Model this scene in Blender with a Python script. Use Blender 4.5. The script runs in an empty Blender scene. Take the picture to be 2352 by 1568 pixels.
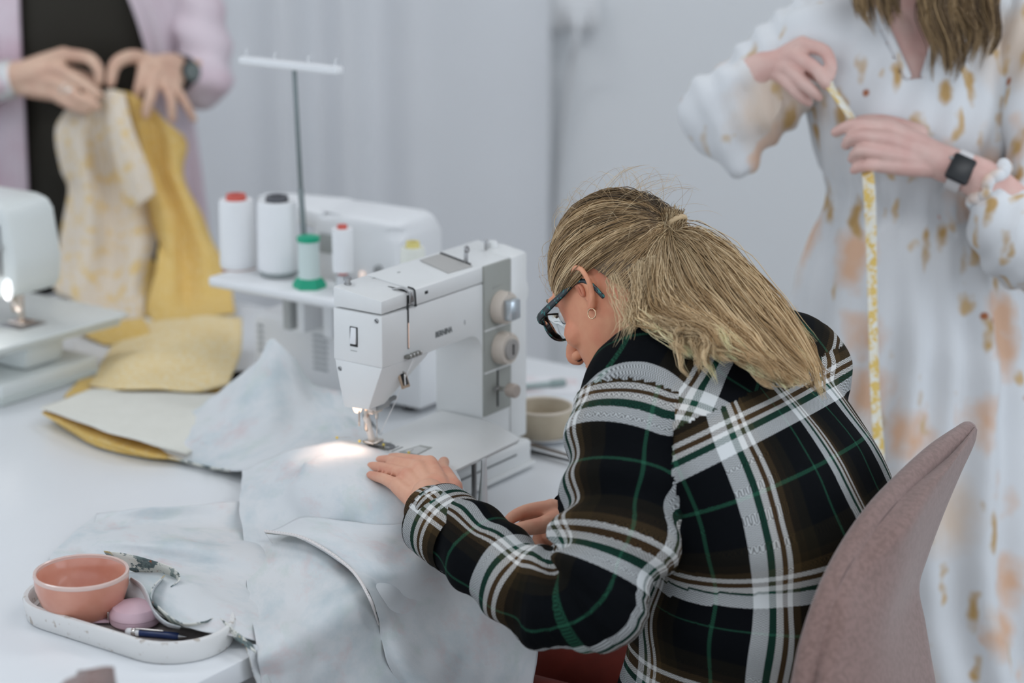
import bpy, bmesh, math, random
import numpy as np
from mathutils import Vector, Matrix, Quaternion, noise as mnoise
random.seed(7); RNG = np.random.default_rng(7)
SC = bpy.context.scene; COL = SC.collection
# ---------------------------------------------------------------- camera
FPX, CX, CY = 5000.0, 1176.0, 784.0
TH = math.atan(1384/5000.0); CO, SI = math.cos(TH), math.sin(TH)
CAMP = np.array([0, 0, 1.8]); FW = np.array([0, CO, -SI]); UPV = np.array([0, SI, CO]); RT = np.array([1., 0, 0])
cam = bpy.data.cameras.new('camera'); camo = bpy.data.objects.new('camera', cam); COL.objects.link(camo)
camo.location = (0, 0, 1.8); camo.rotation_euler = (math.pi/2-TH, 0, 0)
cam.sensor_width = 36; cam.lens = 36*FPX/2352; cam.clip_start = .05
cam.dof.use_dof = True; cam.dof.focus_distance = 2.80; cam.dof.aperture_fstop = 2.3
SC.camera = camo
# ---------------------------------------------------------------- world, lights, exposure
W = bpy.data.worlds.new('world'); SC.world = W; W.use_nodes = True
W.node_tree.nodes['Background'].inputs[0].default_value = (.82, .90, 1, 1)
W.node_tree.nodes['Background'].inputs[1].default_value = 1.9
def area(name, loc, rot, sx, sy, power, col=(1, 1, 1)):
    l = bpy.data.lights.new(name, 'AREA'); l.shape = 'RECTANGLE'; l.size = sx; l.size_y = sy; l.energy = power; l.color = col
    o = bpy.data.objects.new(name, l); COL.objects.link(o); o.location = loc; o.rotation_euler = rot
    return o
DAY = (.82, .90, 1.0)
area('window_daylight', (-3.32, 2.6, 1.55), (0, math.radians(-90), 0), 1.7, 3.6, 12, DAY)
area('added_fill_right', (3.12, 1.4, 1.55), (0, math.radians(90), 0), 1.7, 3.6, 40, DAY)  # added fill for right-facing surfaces; its source is unseen
for lx, ly in ((-1.5, 1.5), (1.1, 1.5), (-1.5, 4.0), (1.1, 4.0)):
    area('ceiling_panel_light', (lx, ly, 2.94), (0, 0, 0), 1.18, .58, 17, (.94, .965, 1.0))
SC.view_settings.view_transform = 'Standard'; SC.view_settings.look = 'None'
SC.view_settings.gamma = 1; SC.view_settings.use_curve_mapping = False
SC.view_settings.exposure = -0.55
# ---------------------------------------------------------------- helpers
def ray(u, v): return FW+(u-CX)/FPX*RT-(v-CY)/FPX*UPV
def P(u, v, t): return CAMP+t*ray(u, v)                    # point at depth t
def Zp(u, v, z): r = ray(u, v); return CAMP+r*((z-1.8)/r[2])  # point at height z
def S(r, g, b):
    f = lambda c: (c/255/12.92) if c <= 10 else ((c/255+.055)/1.055)**2.4
    return (f(r), f(g), f(b), 1)
def V(*a): return np.array(a, float)
def unit(a): a = np.asarray(a, float); return a/np.linalg.norm(a)
def cm(pts, n):                                            # catmull-rom through points, n per span
    p = np.asarray(pts, float); p = np.vstack([2*p[0]-p[1], p, 2*p[-1]-p[-2]]); out = []
    for i in range(1, len(p)-2):
        for k in range(n):
            t = k/n; a, b, c, d = p[i-1], p[i], p[i+1], p[i+2]
            out.append(.5*((2*b)+(c-a)*t+(2*a-5*b+4*c-d)*t*t+(3*b-a-3*c+d)*t**3))
    out.append(p[-2]); return np.array(out)
MATS = {}
def mat(name, col, rough=.5, metal=0., spec=.5, noise=None, bump=None, sheen=0., coat=0., trans=0., emit=None, alpha=None, ior=None, sss=0.):
    if name in MATS: return MATS[name]
    m = bpy.data.materials.new(name); m.use_nodes = True; nt = m.node_tree; b = nt.nodes['Principled BSDF']
    b.inputs['Base Color'].default_value = col; b.inputs['Roughness'].default_value = rough; b.inputs['Metallic'].default_value = metal
    b.inputs['Specular IOR Level'].default_value = spec; b.inputs['Sheen Weight'].default_value = sheen; b.inputs['Coat Weight'].default_value = coat
    b.inputs['Transmission Weight'].default_value = trans
    if ior: b.inputs['IOR'].default_value = ior
    if sss: b.inputs['Subsurface Weight'].default_value = sss; b.inputs['Subsurface Radius'].default_value = (.012, .005, .003)
    if emit: b.inputs['Emission Color'].default_value = emit[0]; b.inputs['Emission Strength'].default_value = emit[1]
    tc = nt.nodes.new('ShaderNodeTexCoord')
    if noise:                                               # (scale, second colour, contrast lo, hi)
        n = nt.nodes.new('ShaderNodeTexNoise'); n.inputs['Scale'].default_value = noise[0]; n.inputs['Detail'].default_value = 4
        nt.links.new(tc.outputs['Object'], n.inputs['Vector'])
        r = nt.nodes.new('ShaderNodeMapRange'); r.inputs[1].default_value = noise[2]; r.inputs[2].default_value = noise[3]
        nt.links.new(n.outputs[0], r.inputs[0])
        x = nt.nodes.new('ShaderNodeMix'); x.data_type = 'RGBA'; x.inputs[6].default_value = col; x.inputs[7].default_value = noise[1]
        nt.links.new(r.outputs[0], x.inputs[0]); nt.links.new(x.outputs[2], b.inputs['Base Color'])
    if bump:
        n = nt.nodes.new('ShaderNodeTexNoise'); n.inputs['Scale'].default_value = bump[0]; n.inputs['Detail'].default_value = 3
        nt.links.new(tc.outputs['Object'], n.inputs['Vector'])
        bp = nt.nodes.new('ShaderNodeBump'); bp.inputs['Strength'].default_value = bump[1]; bp.inputs['Distance'].default_value = bump[2] if len(bump) > 2 else .002
        nt.links.new(n.outputs[0], bp.inputs['Height']); nt.links.new(bp.outputs[0], b.inputs['Normal'])
    MATS[name] = m; return m
def link(o, parent=None):
    COL.objects.link(o)
    if parent is not None: o.parent = parent
    return o
def mk(name, v, f, m, parent=None, smooth=True, uv=None, auto=None):
    me = bpy.data.meshes.new(name); me.from_pydata([tuple(map(float, x)) for x in v], [], [tuple(int(i) for i in x) for x in f])
    o = bpy.data.objects.new(name, me)
    for k in (m if isinstance(m, (list, tuple)) else [m]): me.materials.append(k)
    if smooth: me.polygons.foreach_set('use_smooth', [True]*len(me.polygons))
    if uv is not None:                                      # per-vertex uv
        l = me.uv_layers.new(name='UVMap'); vi = np.zeros(len(me.loops), int); me.loops.foreach_get('vertex_index', vi)
        l.data.foreach_set('uv', np.asarray(uv, float)[vi].ravel())
    if auto: autosmooth(me, auto)
    me.update(); return link(o, parent)
def autosmooth(me, ang):
    bm = bmesh.new(); bm.from_mesh(me); a = math.radians(ang)
    for e in bm.edges: e.smooth = not (len(e.link_faces) == 2 and e.calc_face_angle(0) > a)
    for f in bm.faces: f.smooth = True
    bm.to_mesh(me); bm.free()
def from_bm(name, bm, m, parent=None, auto=35):
    me = bpy.data.meshes.new(name); bmesh.ops.recalc_face_normals(bm, faces=bm.faces[:]); bm.to_mesh(me); bm.free()
    for k in (m if isinstance(m, (list, tuple)) else [m]): me.materials.append(k)
    if auto: autosmooth(me, auto)
    return link(bpy.data.objects.new(name, me), parent)
def empty(name, loc=(0, 0, 0), rz=0, label=None, cat=None, group=None):
    o = bpy.data.objects.new(name, None); COL.objects.link(o); o.location = tuple(map(float, loc)); o.rotation_euler = (0, 0, rz); o.empty_display_size = .05
    if label: tag(o, label, cat, group)
    return o
def tag(o, label, cat, group=None):
    o['label'] = label; o['category'] = cat
    if group: o['group'] = group
    return o
def struct(o): o['kind'] = 'structure'; return o
def bev(bm, w, seg=2):
    if w > 0: bmesh.ops.bevel(bm, geom=bm.edges[:], offset=w, segments=seg, profile=.5, affect='EDGES', clamp_overlap=True)
def box(name, a, b, m, parent=None, bv=.0, seg=2, M=None):
    bm = bmesh.new(); bmesh.ops.create_cube(bm, size=1); a = V(*a); b = V(*b)
    for v in bm.verts: v.co = Vector((a+b)/2+V(*v.co)*(b-a))
    bev(bm, bv, seg)
    if M is not None: bm.transform(M)
    return from_bm(name, bm, m, parent)
def hull(name, pts, m, parent=None, bv=0., seg=2):
    bm = bmesh.new()
    for p in pts: bm.verts.new(tuple(map(float, p)))
    bmesh.ops.convex_hull(bm, input=bm.verts[:]); bmesh.ops.dissolve_limit(bm, angle_limit=.02, verts=bm.verts[:], edges=bm.edges[:])
    bev(bm, bv, seg); return from_bm(name, bm, m, parent)
def prism(name, poly, axis, lo, hi, m, parent=None, bv=0., seg=2):      # extrude 2-D polygon along axis
    ax = 'xyz'.index(axis); bm = bmesh.new(); oth = [i for i in range(3) if i != ax]; rings = []
    for h in (lo, hi):
        r = []
        for p in poly: c = [0, 0, 0]; c[oth[0]], c[oth[1]], c[ax] = p[0], p[1], h; r.append(bm.verts.new(c))
        rings.append(r)
    n = len(poly); bm.faces.new(rings[0]); bm.faces.new(rings[1][::-1])
    for i in range(n): bm.faces.new((rings[0][i], rings[1][i], rings[1][(i+1) % n], rings[0][(i+1) % n]))
    bmesh.ops.recalc_face_normals(bm, faces=bm.faces[:])
    if bv: bev(bm, bv, seg)
    return from_bm(name, bm, m, parent)
def lathe(name, prof, m, parent=None, seg=40, M=None, auto=40):         # profile [(r,z)] about z
    v, f = [], []; n = len(prof)
    for i in range(seg):
        a = 2*math.pi*i/seg
        for r, z in prof: v.append((r*math.cos(a), r*math.sin(a), z))
    for i in range(seg):
        for j in range(n-1): f.append((i*n+j, ((i+1) % seg)*n+j, ((i+1) % seg)*n+j+1, i*n+j+1))
    me_v = np.array(v)
    if M is not None: me_v = me_v@np.array(M.to_3x3()).T+np.array(M.translation)
    o = mk(name, me_v, f, m, parent); bm = bmesh.new(); bm.from_mesh(o.data); bmesh.ops.remove_doubles(bm, verts=bm.verts[:], dist=1e-6)
    bmesh.ops.recalc_face_normals(bm, faces=bm.faces[:]); bm.to_mesh(o.data); bm.free(); autosmooth(o.data, auto); return o
def frames(p, side=None):
    p = np.asarray(p, float); t = np.gradient(p, axis=0); t /= np.linalg.norm(t, axis=1)[:, None]+1e-12
    s = V(0, 0, 1) if side is None else np.asarray(side, float)
    if side is None and abs(t[0]@s) > .9: s = V(1, 0, 0)
    A, B = [], []
    for k in t:
        s2 = s-k*(s@k); s2 = unit(s2); A.append(s2); B.append(np.cross(k, s2)); s = s2
    return np.array(A), np.array(B)
def tube_geo(p, r, seg=10, cap=True, side=None, flat=1.0):
    p = np.asarray(p, float); r = np.broadcast_to(np.asarray(r, float), (len(p),)).copy()
    if cap:                                                  # rounded ends
        t0 = unit(p[0]-p[1]); t1 = unit(p[-1]-p[-2])
        p = np.vstack([p[0]+t0*r[0]*.98, p[0]+t0*r[0]*.85, p[0]+t0*r[0]*.5, p, p[-1]+t1*r[-1]*.5, p[-1]+t1*r[-1]*.85, p[-1]+t1*r[-1]*.98])
        r = np.concatenate([[r[0]*.2, r[0]*.53, r[0]*.87], r, [r[-1]*.87, r[-1]*.53, r[-1]*.2]])
    A, B = frames(p, side); a = np.linspace(0, 2*math.pi, seg, endpoint=False)
    v = (p[:, None, :]+r[:, None, None]*(np.cos(a)[None, :, None]*A[:, None, :]+flat*np.sin(a)[None, :, None]*B[:, None, :])).reshape(-1, 3)
    f = ring_faces(len(p), seg); return v, f
def ring_faces(n, seg, caps=True):
    f = []
    for i in range(n-1):
        for j in range(seg): f.append((i*seg+j, i*seg+(j+1) % seg, (i+1)*seg+(j+1) % seg, (i+1)*seg+j))
    if caps: f.append(tuple(range(seg))[::-1]); f.append(tuple(range((n-1)*seg, n*seg)))
    return f
def tube(name, p, r, m, parent=None, seg=10, side=None, flat=1.0, sm=0):
    if sm:
        r = np.broadcast_to(np.asarray(r, float), (len(p),)); q = cm(np.column_stack([np.asarray(p, float), r]), sm); p, r = q[:, :3], q[:, 3]
    v, f = tube_geo(p, r, seg, True, side, flat); return mk(name, v, f, m, parent)
class Geo:
    def __init__(s): s.v = []; s.f = []; s.n = 0
    def add(s, v, f):
        s.v.append(np.asarray(v, float)); s.f += [tuple(i+s.n for i in k) for k in f]; s.n += len(v); return s
    def tube(s, p, r, seg=12, side=None, flat=1.0, sm=0):
        if sm:
            r = np.broadcast_to(np.asarray(r, float), (len(p),)); q = cm(np.column_stack([np.asarray(p, float), r]), sm); p, r = q[:, :3], q[:, 3]
        return s.add(*tube_geo(p, r, seg, True, side, flat))
    def rings(s, R, seg=32, sm=3, pw=2.0):                   # rings [(centre, half-width vec, half-depth vec)]
        q = cm(np.array([np.concatenate(r) for r in R]), sm) if sm else np.array([np.concatenate(r) for r in R])
        a = np.linspace(0, 2*math.pi, seg, endpoint=False); ca, sa = np.cos(a), np.sin(a)
        ca = np.sign(ca)*abs(ca)**(2/pw); sa = np.sign(sa)*abs(sa)**(2/pw)
        v = (q[:, None, :3]+ca[None, :, None]*q[:, None, 3:6]+sa[None, :, None]*q[:, None, 6:9]).reshape(-1, 3)
        return s.add(v, ring_faces(len(q), seg))
    def ell(s, c, ax, seg=20):                               # ellipsoid with axis vectors (3x3 rows)
        ax = np.asarray(ax, float); ax = np.diag(ax) if ax.ndim == 1 else ax; n = seg//2; v = []
        for i in range(1, n):
            ph = math.pi*i/n
            for j in range(seg): a = 2*math.pi*j/seg; v.append(V(math.sin(ph)*math.cos(a), math.sin(ph)*math.sin(a), math.cos(ph))@ax+np.asarray(c, float))
        return s.add(v, ring_faces(n-1, seg))
    def arr(s): return np.vstack(s.v)
    def obj(s, name, m, parent=None, **k): return mk(name, s.arr(), s.f, m, parent, **k)
    def remesh(s, voxel, smooth=4, fac=.5):
        o = mk('tmp_remesh', s.arr(), s.f, mat('tmp', (1, 1, 1, 1)))
        bm = bmesh.new(); bm.from_mesh(o.data); bmesh.ops.recalc_face_normals(bm, faces=bm.faces[:]); bm.to_mesh(o.data); bm.free()
        r = o.modifiers.new('r', 'REMESH'); r.mode = 'VOXEL'; r.voxel_size = voxel
        if smooth: k = o.modifiers.new('s', 'SMOOTH'); k.factor = fac; k.iterations = smooth
        dg = bpy.context.evaluated_depsgraph_get(); me = bpy.data.meshes.new_from_object(o.evaluated_get(dg))
        v = np.zeros(len(me.vertices)*3); me.vertices.foreach_get('co', v); v = v.reshape(-1, 3); f = [tuple(p.vertices) for p in me.polygons]
        d = o.data; bpy.data.objects.remove(o); bpy.data.meshes.remove(d); bpy.data.meshes.remove(me); return v, f
def grid_interp(ctrl, nu, nv):
    c = np.asarray(ctrl, float); a = np.array([cm(r, nv) for r in c])
    return np.stack([cm(a[:, j], nu) for j in range(a.shape[1])], axis=1)
def sheet(name, G, m, parent=None, thick=.0012, disp=None, off=None, uvs=1.0):
    """cloth: grid of points -> two-sided slab with its own thickness; m = material or (front, back)"""
    G = np.asarray(G, float); R, C, _ = G.shape
    def nrm(G):
        n = np.cross(np.gradient(G, axis=0), np.gradient(G, axis=1)); return n/(np.linalg.norm(n, axis=2)[..., None]+1e-12)
    if disp is not None: G = G+nrm(G)*disp[..., None]
    n = nrm(G); B = G-n*thick if off is None else G+np.asarray(off)
    du = np.concatenate([[0], np.cumsum(np.linalg.norm(np.diff(G, axis=0), axis=2).mean(1))]); dv = np.concatenate([[0], np.cumsum(np.linalg.norm(np.diff(G, axis=1), axis=2).mean(0))])
    uv = np.stack(np.meshgrid(dv, du), -1).reshape(-1, 2)*uvs
    I = np.arange(R*C).reshape(R, C); q = np.stack([I[:-1, :-1], I[1:, :-1], I[1:, 1:], I[:-1, 1:]], -1).reshape(-1, 4)
    N = R*C; f = [tuple(x) for x in q]; fb = [tuple(x[::-1]+N) for x in q]
    bd = list(I[0, :])+list(I[1:, -1])+list(I[-1, -2::-1])+list(I[-2:0, 0][:])
    rim = [(bd[i], bd[(i+1) % len(bd)], bd[(i+1) % len(bd)]+N, bd[i]+N) for i in range(len(bd))]
    o = mk(name, np.vstack([G.reshape(-1, 3), B.reshape(-1, 3)]), f+fb+rim, m, parent, uv=np.vstack([uv, uv]))
    if isinstance(m, (list, tuple)) and len(m) > 1:
        mi = [0]*len(f)+[1]*len(fb)+[0]*len(rim); o.data.polygons.foreach_set('material_index', mi)
    return o
def fbm(P3, scale, oct=3, seed=0.):
    P3 = np.asarray(P3); return np.array([mnoise.fractal(Vector((x[0]*scale+seed, x[1]*scale-seed, x[2]*scale+.5*seed)), 1.0, 2.0, oct) for x in P3.reshape(-1, 3)]).reshape(P3.shape[:-1])
def text(name, s, size, M, m, parent=None, ext=.0003, bold=0.):
    cu = bpy.data.curves.new(name, 'FONT'); cu.body = s; cu.size = size; cu.extrude = ext; cu.offset = bold; cu.resolution_u = 3
    o = bpy.data.objects.new(name, cu); COL.objects.link(o); dg = bpy.context.evaluated_depsgraph_get()
    me = bpy.data.meshes.new_from_object(o.evaluated_get(dg)); bpy.data.objects.remove(o); me.transform(M); me.name = name
    me.materials.clear(); me.materials.append(m); return link(bpy.data.objects.new(name, me), parent)
def copy_tree(o, parent=None):
    c = o.copy(); COL.objects.link(c); c.parent = parent
    for ch in list(o.children): copy_tree(ch, c)
    return c
def RX(a): return Matrix.Rotation(math.radians(a), 4, 'X')
def RY(a): return Matrix.Rotation(math.radians(a), 4, 'Y')
def RZ(a): return Matrix.Rotation(math.radians(a), 4, 'Z')
def TR(*a): return Matrix.Translation(a)
AZ = math.atan2(1.0376, .7208); EV = V(math.cos(AZ), math.sin(AZ), 0); NV = V(-math.sin(AZ), math.cos(AZ), 0)   # along / across the table
TZ = .74
# ---------------------------------------------------------------- materials
WHITE = mat('white_paint', (.80, .81, .82, 1), .6)
WALLM = mat('wall_paint', (.84, .86, .875, 1), .85, bump=(60, .05))
TABM = mat('table_laminate', (.80, .82, .835, 1), .32, noise=(3, (.77, .79, .81, 1), .35, .7), bump=(400, .03, .0005))
TABE = mat('table_edge', (.80, .80, .77, 1), .45)
PLAST = mat('machine_enamel', (.76, .77, .76, 1), .34, noise=(9, (.73, .735, .72, 1), .4, .7))
PLAST2 = mat('white_plastic', (.79, .80, .81, 1), .4)
CREAMP = mat('cream_plastic', (.56, .50, .43, 1), .42)
PANELM = mat('grey_green_panel', (.33, .34, .31, 1), .5)
DARK = mat('black_gap', (.012, .013, .014, 1), .5)
CHROME = mat('chrome', (.62, .60, .57, 1), .22, 1.0)
STEEL = mat('brushed_steel', (.42, .42, .42, 1), .35, 1.0)
GREYM = mat('grey_metal', (.30, .31, .31, 1), .45, .6)
BLACKM = mat('black_rubber', (.01, .01, .011, 1), .45)
# ---------------------------------------------------------------- room
X0, X1, Y0, Y1, H = -3.4, 3.2, -1.6, 5.75, 3.0
FLOORM = mat('floor_vinyl', (.32, .30, .28, 1), .5, noise=(2.5, (.27, .25, .235, 1), .35, .7))
struct(box('floor', (X0-.1, Y0-.1, -.1), (X1+.1, Y1+.1, 0), FLOORM))
struct(box('ceiling', (X0-.1, Y0-.1, H), (X1+.1, Y1+.1, H+.1), WHITE))
struct(box('wall_back', (X0, Y1, 0), (X1, Y1+.12, H), WALLM))
wr_ = struct(empty('wall_right', (X1, 0, 0)))
for a, b in (((0, Y0, 0), (.12, -.5, H)), ((0, 3.3, 0), (.12, Y1, H)), ((0, -.5, 0), (.12, 3.3, .65)), ((0, -.5, 2.45), (.12, 3.3, H))): box('wall_panel', a, b, WALLM, wr_)
PANE = mat('window_pane', (.95, .97, 1, 1), .02, trans=1.0, ior=1.45)
w2 = struct(empty('added_window', (X1, 0, 0)))  # added window, out of view, made up to go with the right-hand fill
for k in range(4): box('mullion', (.03, -.5+k*1.2445, .65), (.09, -.5+k*1.2445+.066, 2.45), WHITE, w2, .004)
for z in (.65, 2.38): box('window_frame', (.03, -.5, z), (.09, 3.3, z+.07), WHITE, w2, .004)
for k in range(3): box('window_pane', (.058, -.43+k*1.2445, .72), (.064, .744+k*1.2445, 2.38), PANE, w2)
struct(box('baseboard_back', (X0, Y1-.014, 0), (X1, Y1, .09), WHITE, bv=.003))
wl = struct(empty('wall_left', (X0, 0, 0)))
for nm, a, b in (('wall_panel', (-.12, Y0, 0), (0, .7, H)), ('wall_panel', (-.12, 4.5, 0), (0, Y1, H)), ('wall_panel', (-.12, .7, 0), (0, 4.5, .65)), ('wall_panel', (-.12, .7, 2.45), (0, 4.5, H))):
    box(nm, a, b, WALLM, wl)
win = struct(empty('window_1', (X0, 0, 0)))
for k in range(4): box('mullion', (-.09, .7+k*1.2445, .65), (-.03, .7+k*1.2445+.066, 2.45), WHITE, win, .004)
for z in (.65, 2.38): box('window_frame', (-.09, .7, z), (-.03, 4.5, z+.07), WHITE, win, .004)
PANE = mat('window_pane', (.95, .97, 1, 1), .02, trans=1.0, ior=1.45)
for k in range(3): box('window_pane', (-.064, .77+k*1.2445, .72), (-.058, 1.944+k*1.2445, 2.38), PANE, win)
for lx, ly in ((-1.5, 1.5), (1.1, 1.5), (-1.5, 4.0), (1.1, 4.0)):
    t = empty('ceiling_light', (lx, ly, 2.95), 0, 'flat rectangular white ceiling panel light out of view above the %s of the room' % {(-1.5, 1.5): 'front left', (1.1, 1.5): 'front right', (-1.5, 4.0): 'back left', (1.1, 4.0): 'back right'}[(lx, ly)], 'ceiling light', 'ceiling panel lights')
    box('light_frame', (-.62, -.32, 0), (.62, .32, .05), WHITE, t, .004)
    box('diffuser', (-.58, -.28, -.004), (.58, .28, 0), mat('diffuser', (.9, .9, .9, 1), .6, emit=((1, .98, .95, 1), .8)), t)
# curtain on the left part of the back wall
CURT = mat('curtain_cloth', (.83, .85, .875, 1), .9, noise=(1.2, (.79, .81, .835, 1), .3, .7))
xs = np.linspace(-2.6, .10, 260); zs = np.linspace(.02, 2.75, 24)
ph = np.cumsum(.28+.22*np.sin(np.arange(260)*.07)+.12*np.sin(np.arange(260)*.023+1))
yy = Y1-.085+.028*np.sin(ph)+.012*np.sin(ph*.43+1)
G = np.array([[(x, y+.004*math.sin(3*z+x*5), z) for x, y in zip(xs, yy)] for z in zs])
cu = sheet('curtain', G, CURT, None, .002); tag(cu, 'long white curtain with soft vertical folds hanging before the back wall', 'curtain')
cr = empty('curtain_rail', (0, Y1-.13, 2.8), 0, 'slim white curtain rail above the long white curtain', 'curtain rail')
tube('rail', [(-2.7, 0, -.03), (.2, 0, -.03)], .012, WHITE, cr); 
for x in (-2.5, 0): box('bracket', (x-.01, 0, -.04), (x+.01, .13, -.02), WHITE, cr)
# wall outlet with plug and cord (blurred, top of the picture)
sk = empty('wall_socket', (P(1318, 22, 5.75/CO)[0], Y1, 1.51), 0, 'white wall outlet box with a plugged-in white cord on the bare back wall', 'wall socket')
zc = P(1315, 25, 5.9); sk.location = (float(zc[0]), Y1, float(zc[2]))
box('outlet_plate', (-.075, -.055, -.02), (.065, 0, .07), PLAST2, sk, .006)
box('plug', (-.02, -.095, -.012), (.03, -.055, .035), PLAST2, sk, .01)
tube('cord', [(.005, -.09, .01), (.005, -.115, -.01), (-.002, -.11, -.06), (-.010, -.06, -.12), (-.03, -.03, -.3), (-.05, -.02, -.6), (-.1, -.02, -1.35)], .008, PLAST2, sk, sm=5)
# ---------------------------------------------------------------- table
TC = V(-.3137, 2.4150, 0)                                   # a point on its front edge; local x along the edge, y away
tb = empty('work_table', (TC[0], TC[1], 0), AZ, 'large white laminate work table carrying the sewing machines', 'table')
box('table_top', (-1.1, 0, TZ-.028), (1.27, 1.50, TZ), [TABM], tb, .0015)
bpy.data.objects['table_top'].data.materials.append(TABE)
box('table_apron', (-1.05, .06, TZ-.09), (1.2, .09, TZ-.028), WHITE, tb, .002)
box('table_apron', (-1.05, 1.41, TZ-.09), (1.2, 1.44, TZ-.028), WHITE, tb, .002)
for x in (-1.03, 1.16):
    for y in (.06, 1.39): box('leg', (x, y, 0), (x+.05, y+.05, TZ-.028), WHITE, tb, .004)
# ---------------------------------------------------------------- main sewing machine (local: x along, y away from sewer, z up)
M0 = Zp(1212, 1079, TZ)
ma = empty('sewing_machine', M0+V(0, 0, .0012), AZ, 'white sewing machine with two beige dials and lit needle in front of the seated woman', 'sewing machine')
def arc(cx, cz, r, a0, a1, n): return [(cx+r*math.cos(math.radians(a0+(a1-a0)*i/n)), cz+r*math.sin(math.radians(a0+(a1-a0)*i/n))) for i in range(n+1)]
body = [(-.3215, .3045), (-.3225, .2305), (-.213, .2285), (-.118, .229)]+arc(-.1185, .1985, .0305, 90, 0, 6)[1:]+[(-.088, .045), (.02, .045), (.02, .3025), (-.2484, .3025)]
prism('body', body, 'y', .02, .106, PLAST, ma, .003)
hull('head_cover', [(-.3225, .0203, .2312), (-.214, .0203, .2290), (-.3222, .1043, .2315), (-.214, .1055, .2295), (-.322, .046, .167), (-.322, .090, .164), (-.285, .046, .167), (-.285, .09, .164), (-.255, .036, .196), (-.255, .095, .2)], PLAST, ma, .002)
hull('head_lid', [(-.3215, .0205, .3065), (-.3215, .1045, .3065), (-.2500, .0205, .3065), (-.2500, .1055, .3065), (-.3215, .0205, .325), (-.3215, .1045, .3348), (-.2500, .0205, .3265), (-.2500, .1055, .336), (-.2900, .105, .3355)], PLAST, ma, .002)
hull('arm_lid', [(x, y, z) for x in (-.2475, .02) for y, z in ((.0202, .3035), (.1055, .3035), (.0202, .3265), (.03, .3285), (.1055, .3365))], PLAST, ma, .002)
# front panel of the column
box('dial_panel', (-.0865, .0165, .1015), (-.0205, .0215, .3275), PANELM, ma, .001)
for z0 in (.2315, .1677): box('panel_rib', (-.0865, .0155, z0-.001), (-.0205, .0185, z0+.0012), PLAST, ma)
hull('end_cover', [(x, y, z) for x in (-.0195, .0225) for y in (.0165, .108) for z in (.046, .329)]+[(.0225, .06, .337), (-.0195, .06, .334)], PLAST, ma, .004)
DIALM = mat('beige_dial', (.60, .53, .46, 1), .45)
def dial(cx, cz, r, dep, handle):
    M = TR(cx, .018, cz)@RX(90)
    d = lathe('dial', [(0, 0), (r, 0), (r, dep*.15), (r*.97, dep*.78), (r*.9, dep), (r*.62, dep), (0, dep)], DIALM, ma, 48, M)
    box('pointer', (-r*.035, 0, r*.75), (r*.035, .001, r*.95), DARK, d, M=TR(cx, .018-dep*.99, cz))
    if handle: 
        box('dial_grip', (-r*.60, -dep*1.75, -r*.62), (r*.38, -dep*.95, r*.62), mat('chrome_grip', (.55, .60, .64, 1), .25, .85), d, .003, M=TR(cx, .018, cz)@RY(0))
    else:
        lathe('dial_cap', [(0, dep), (r*.66, dep), (r*.62, dep*1.22), (0, dep*1.25)], mat('dial_cap', (.34, .32, .30, 1), .45), d, 32, M)
        box('cap_mark', (-.0012, -dep*1.3, -r*.32), (.0012, -dep*1.2, r*.32), DARK, d, M=TR(cx, .018, cz))
dial(-.049, .2605, .0245, .019, True); dial(-.046, .1985, .0245, .019, False)
box('lever_slot', (-.0565, .0155, .110), (-.0535, .017, .166), DARK, ma)
lv = tube('stitch_lever', [(-.055, .018, .1375), (-.055, -.002, .139)], .0035, CHROME, ma)
lathe('lever_knob', [(0, 0), (.0085, 0), (.0105, .003), (.0105, .014), (.009, .0165), (0, .017)], mat('lever_knob', (.42, .35, .30, 1), .4), lv, 28, TR(-.055, -.002, .139)@RX(90))
box('lever_clip', (-.066, .013, .1365), (-.056, .017, .1415), STEEL, lv, .001)
lathe('hand_wheel', [(0, 0), (.030, 0), (.036, .003), (.036, .022), (.032, .026), (0, .027)], PLAST, ma, 40, TR(.023, .066, .262)@RY(90))
for x, z, wd in ((-.053, .293, .012), (-.06, .318, .02)): pass
for k in range(5): box('dial_tick', (-.066+.0055*k, .016, .2905+.0006*k), (-.0645+.0055*k, .0166, .2935), mat('tick_grey', (.24, .25, .24, 1), .6), ma)
# lettering
text('brand_lettering', 'BERNINA', .0115, TR(-.2015, .0198, .2475)@RX(90)@Matrix.Diagonal((.83, 1.0, 1, 1)), mat('lettering', (.16, .17, .17, 1), .5), ma, .0004, .0004)
text('brand_numeral', '1', .0085, TR(-.1335, .0198, .2515)@RX(90), mat('lettering_grey', (.26, .27, .27, 1), .5), ma, .0004, .0003)
# thread slot, guide hook, check-spring cover
box('thread_slot', (-.2655, .0188, .246), (-.2632, .021, .322), DARK, ma)
box('thread_slot', (-.2655, .0202, .3262), (-.2632, .054, .3300), DARK, ma, M=None)
box('slot_glow_strip', (-.2650, .0186, .247), (-.2636, .0189, .283), mat('slot_glow', (.9, .72, .62, 1), .5, emit=((1, .62, .45, 1), .55)), ma)  # emissive strip: lamp glow in the slot put into the material, no lamp
tube('take_up_lever', [(-.2705, .040, .329), (-.2665, .027, .3315), (-.263, .0165, .326), (-.260, .0145, .318), (-.2575, .0155, .3135), (-.2585, .0155, .3095), (-.2615, .0155, .311)], .0016, STEEL, ma, sm=4)
tube('take_up_arm', [(-.263, .016, .3265), (-.2625, .0168, .312)], .0022, STEEL, ma)
box('guide_cover', (-.2745, .0125, .2335), (-.2415, .020, .2385), mat('dark_guide', (.20, .20, .18, 1), .5, .5), ma, .001)
for k in range(4): box('guide_tooth', (-.270+.008*k, .0118, .2345), (-.266+.008*k, .0135, .2395), CHROME, ma, .0005)
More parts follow.
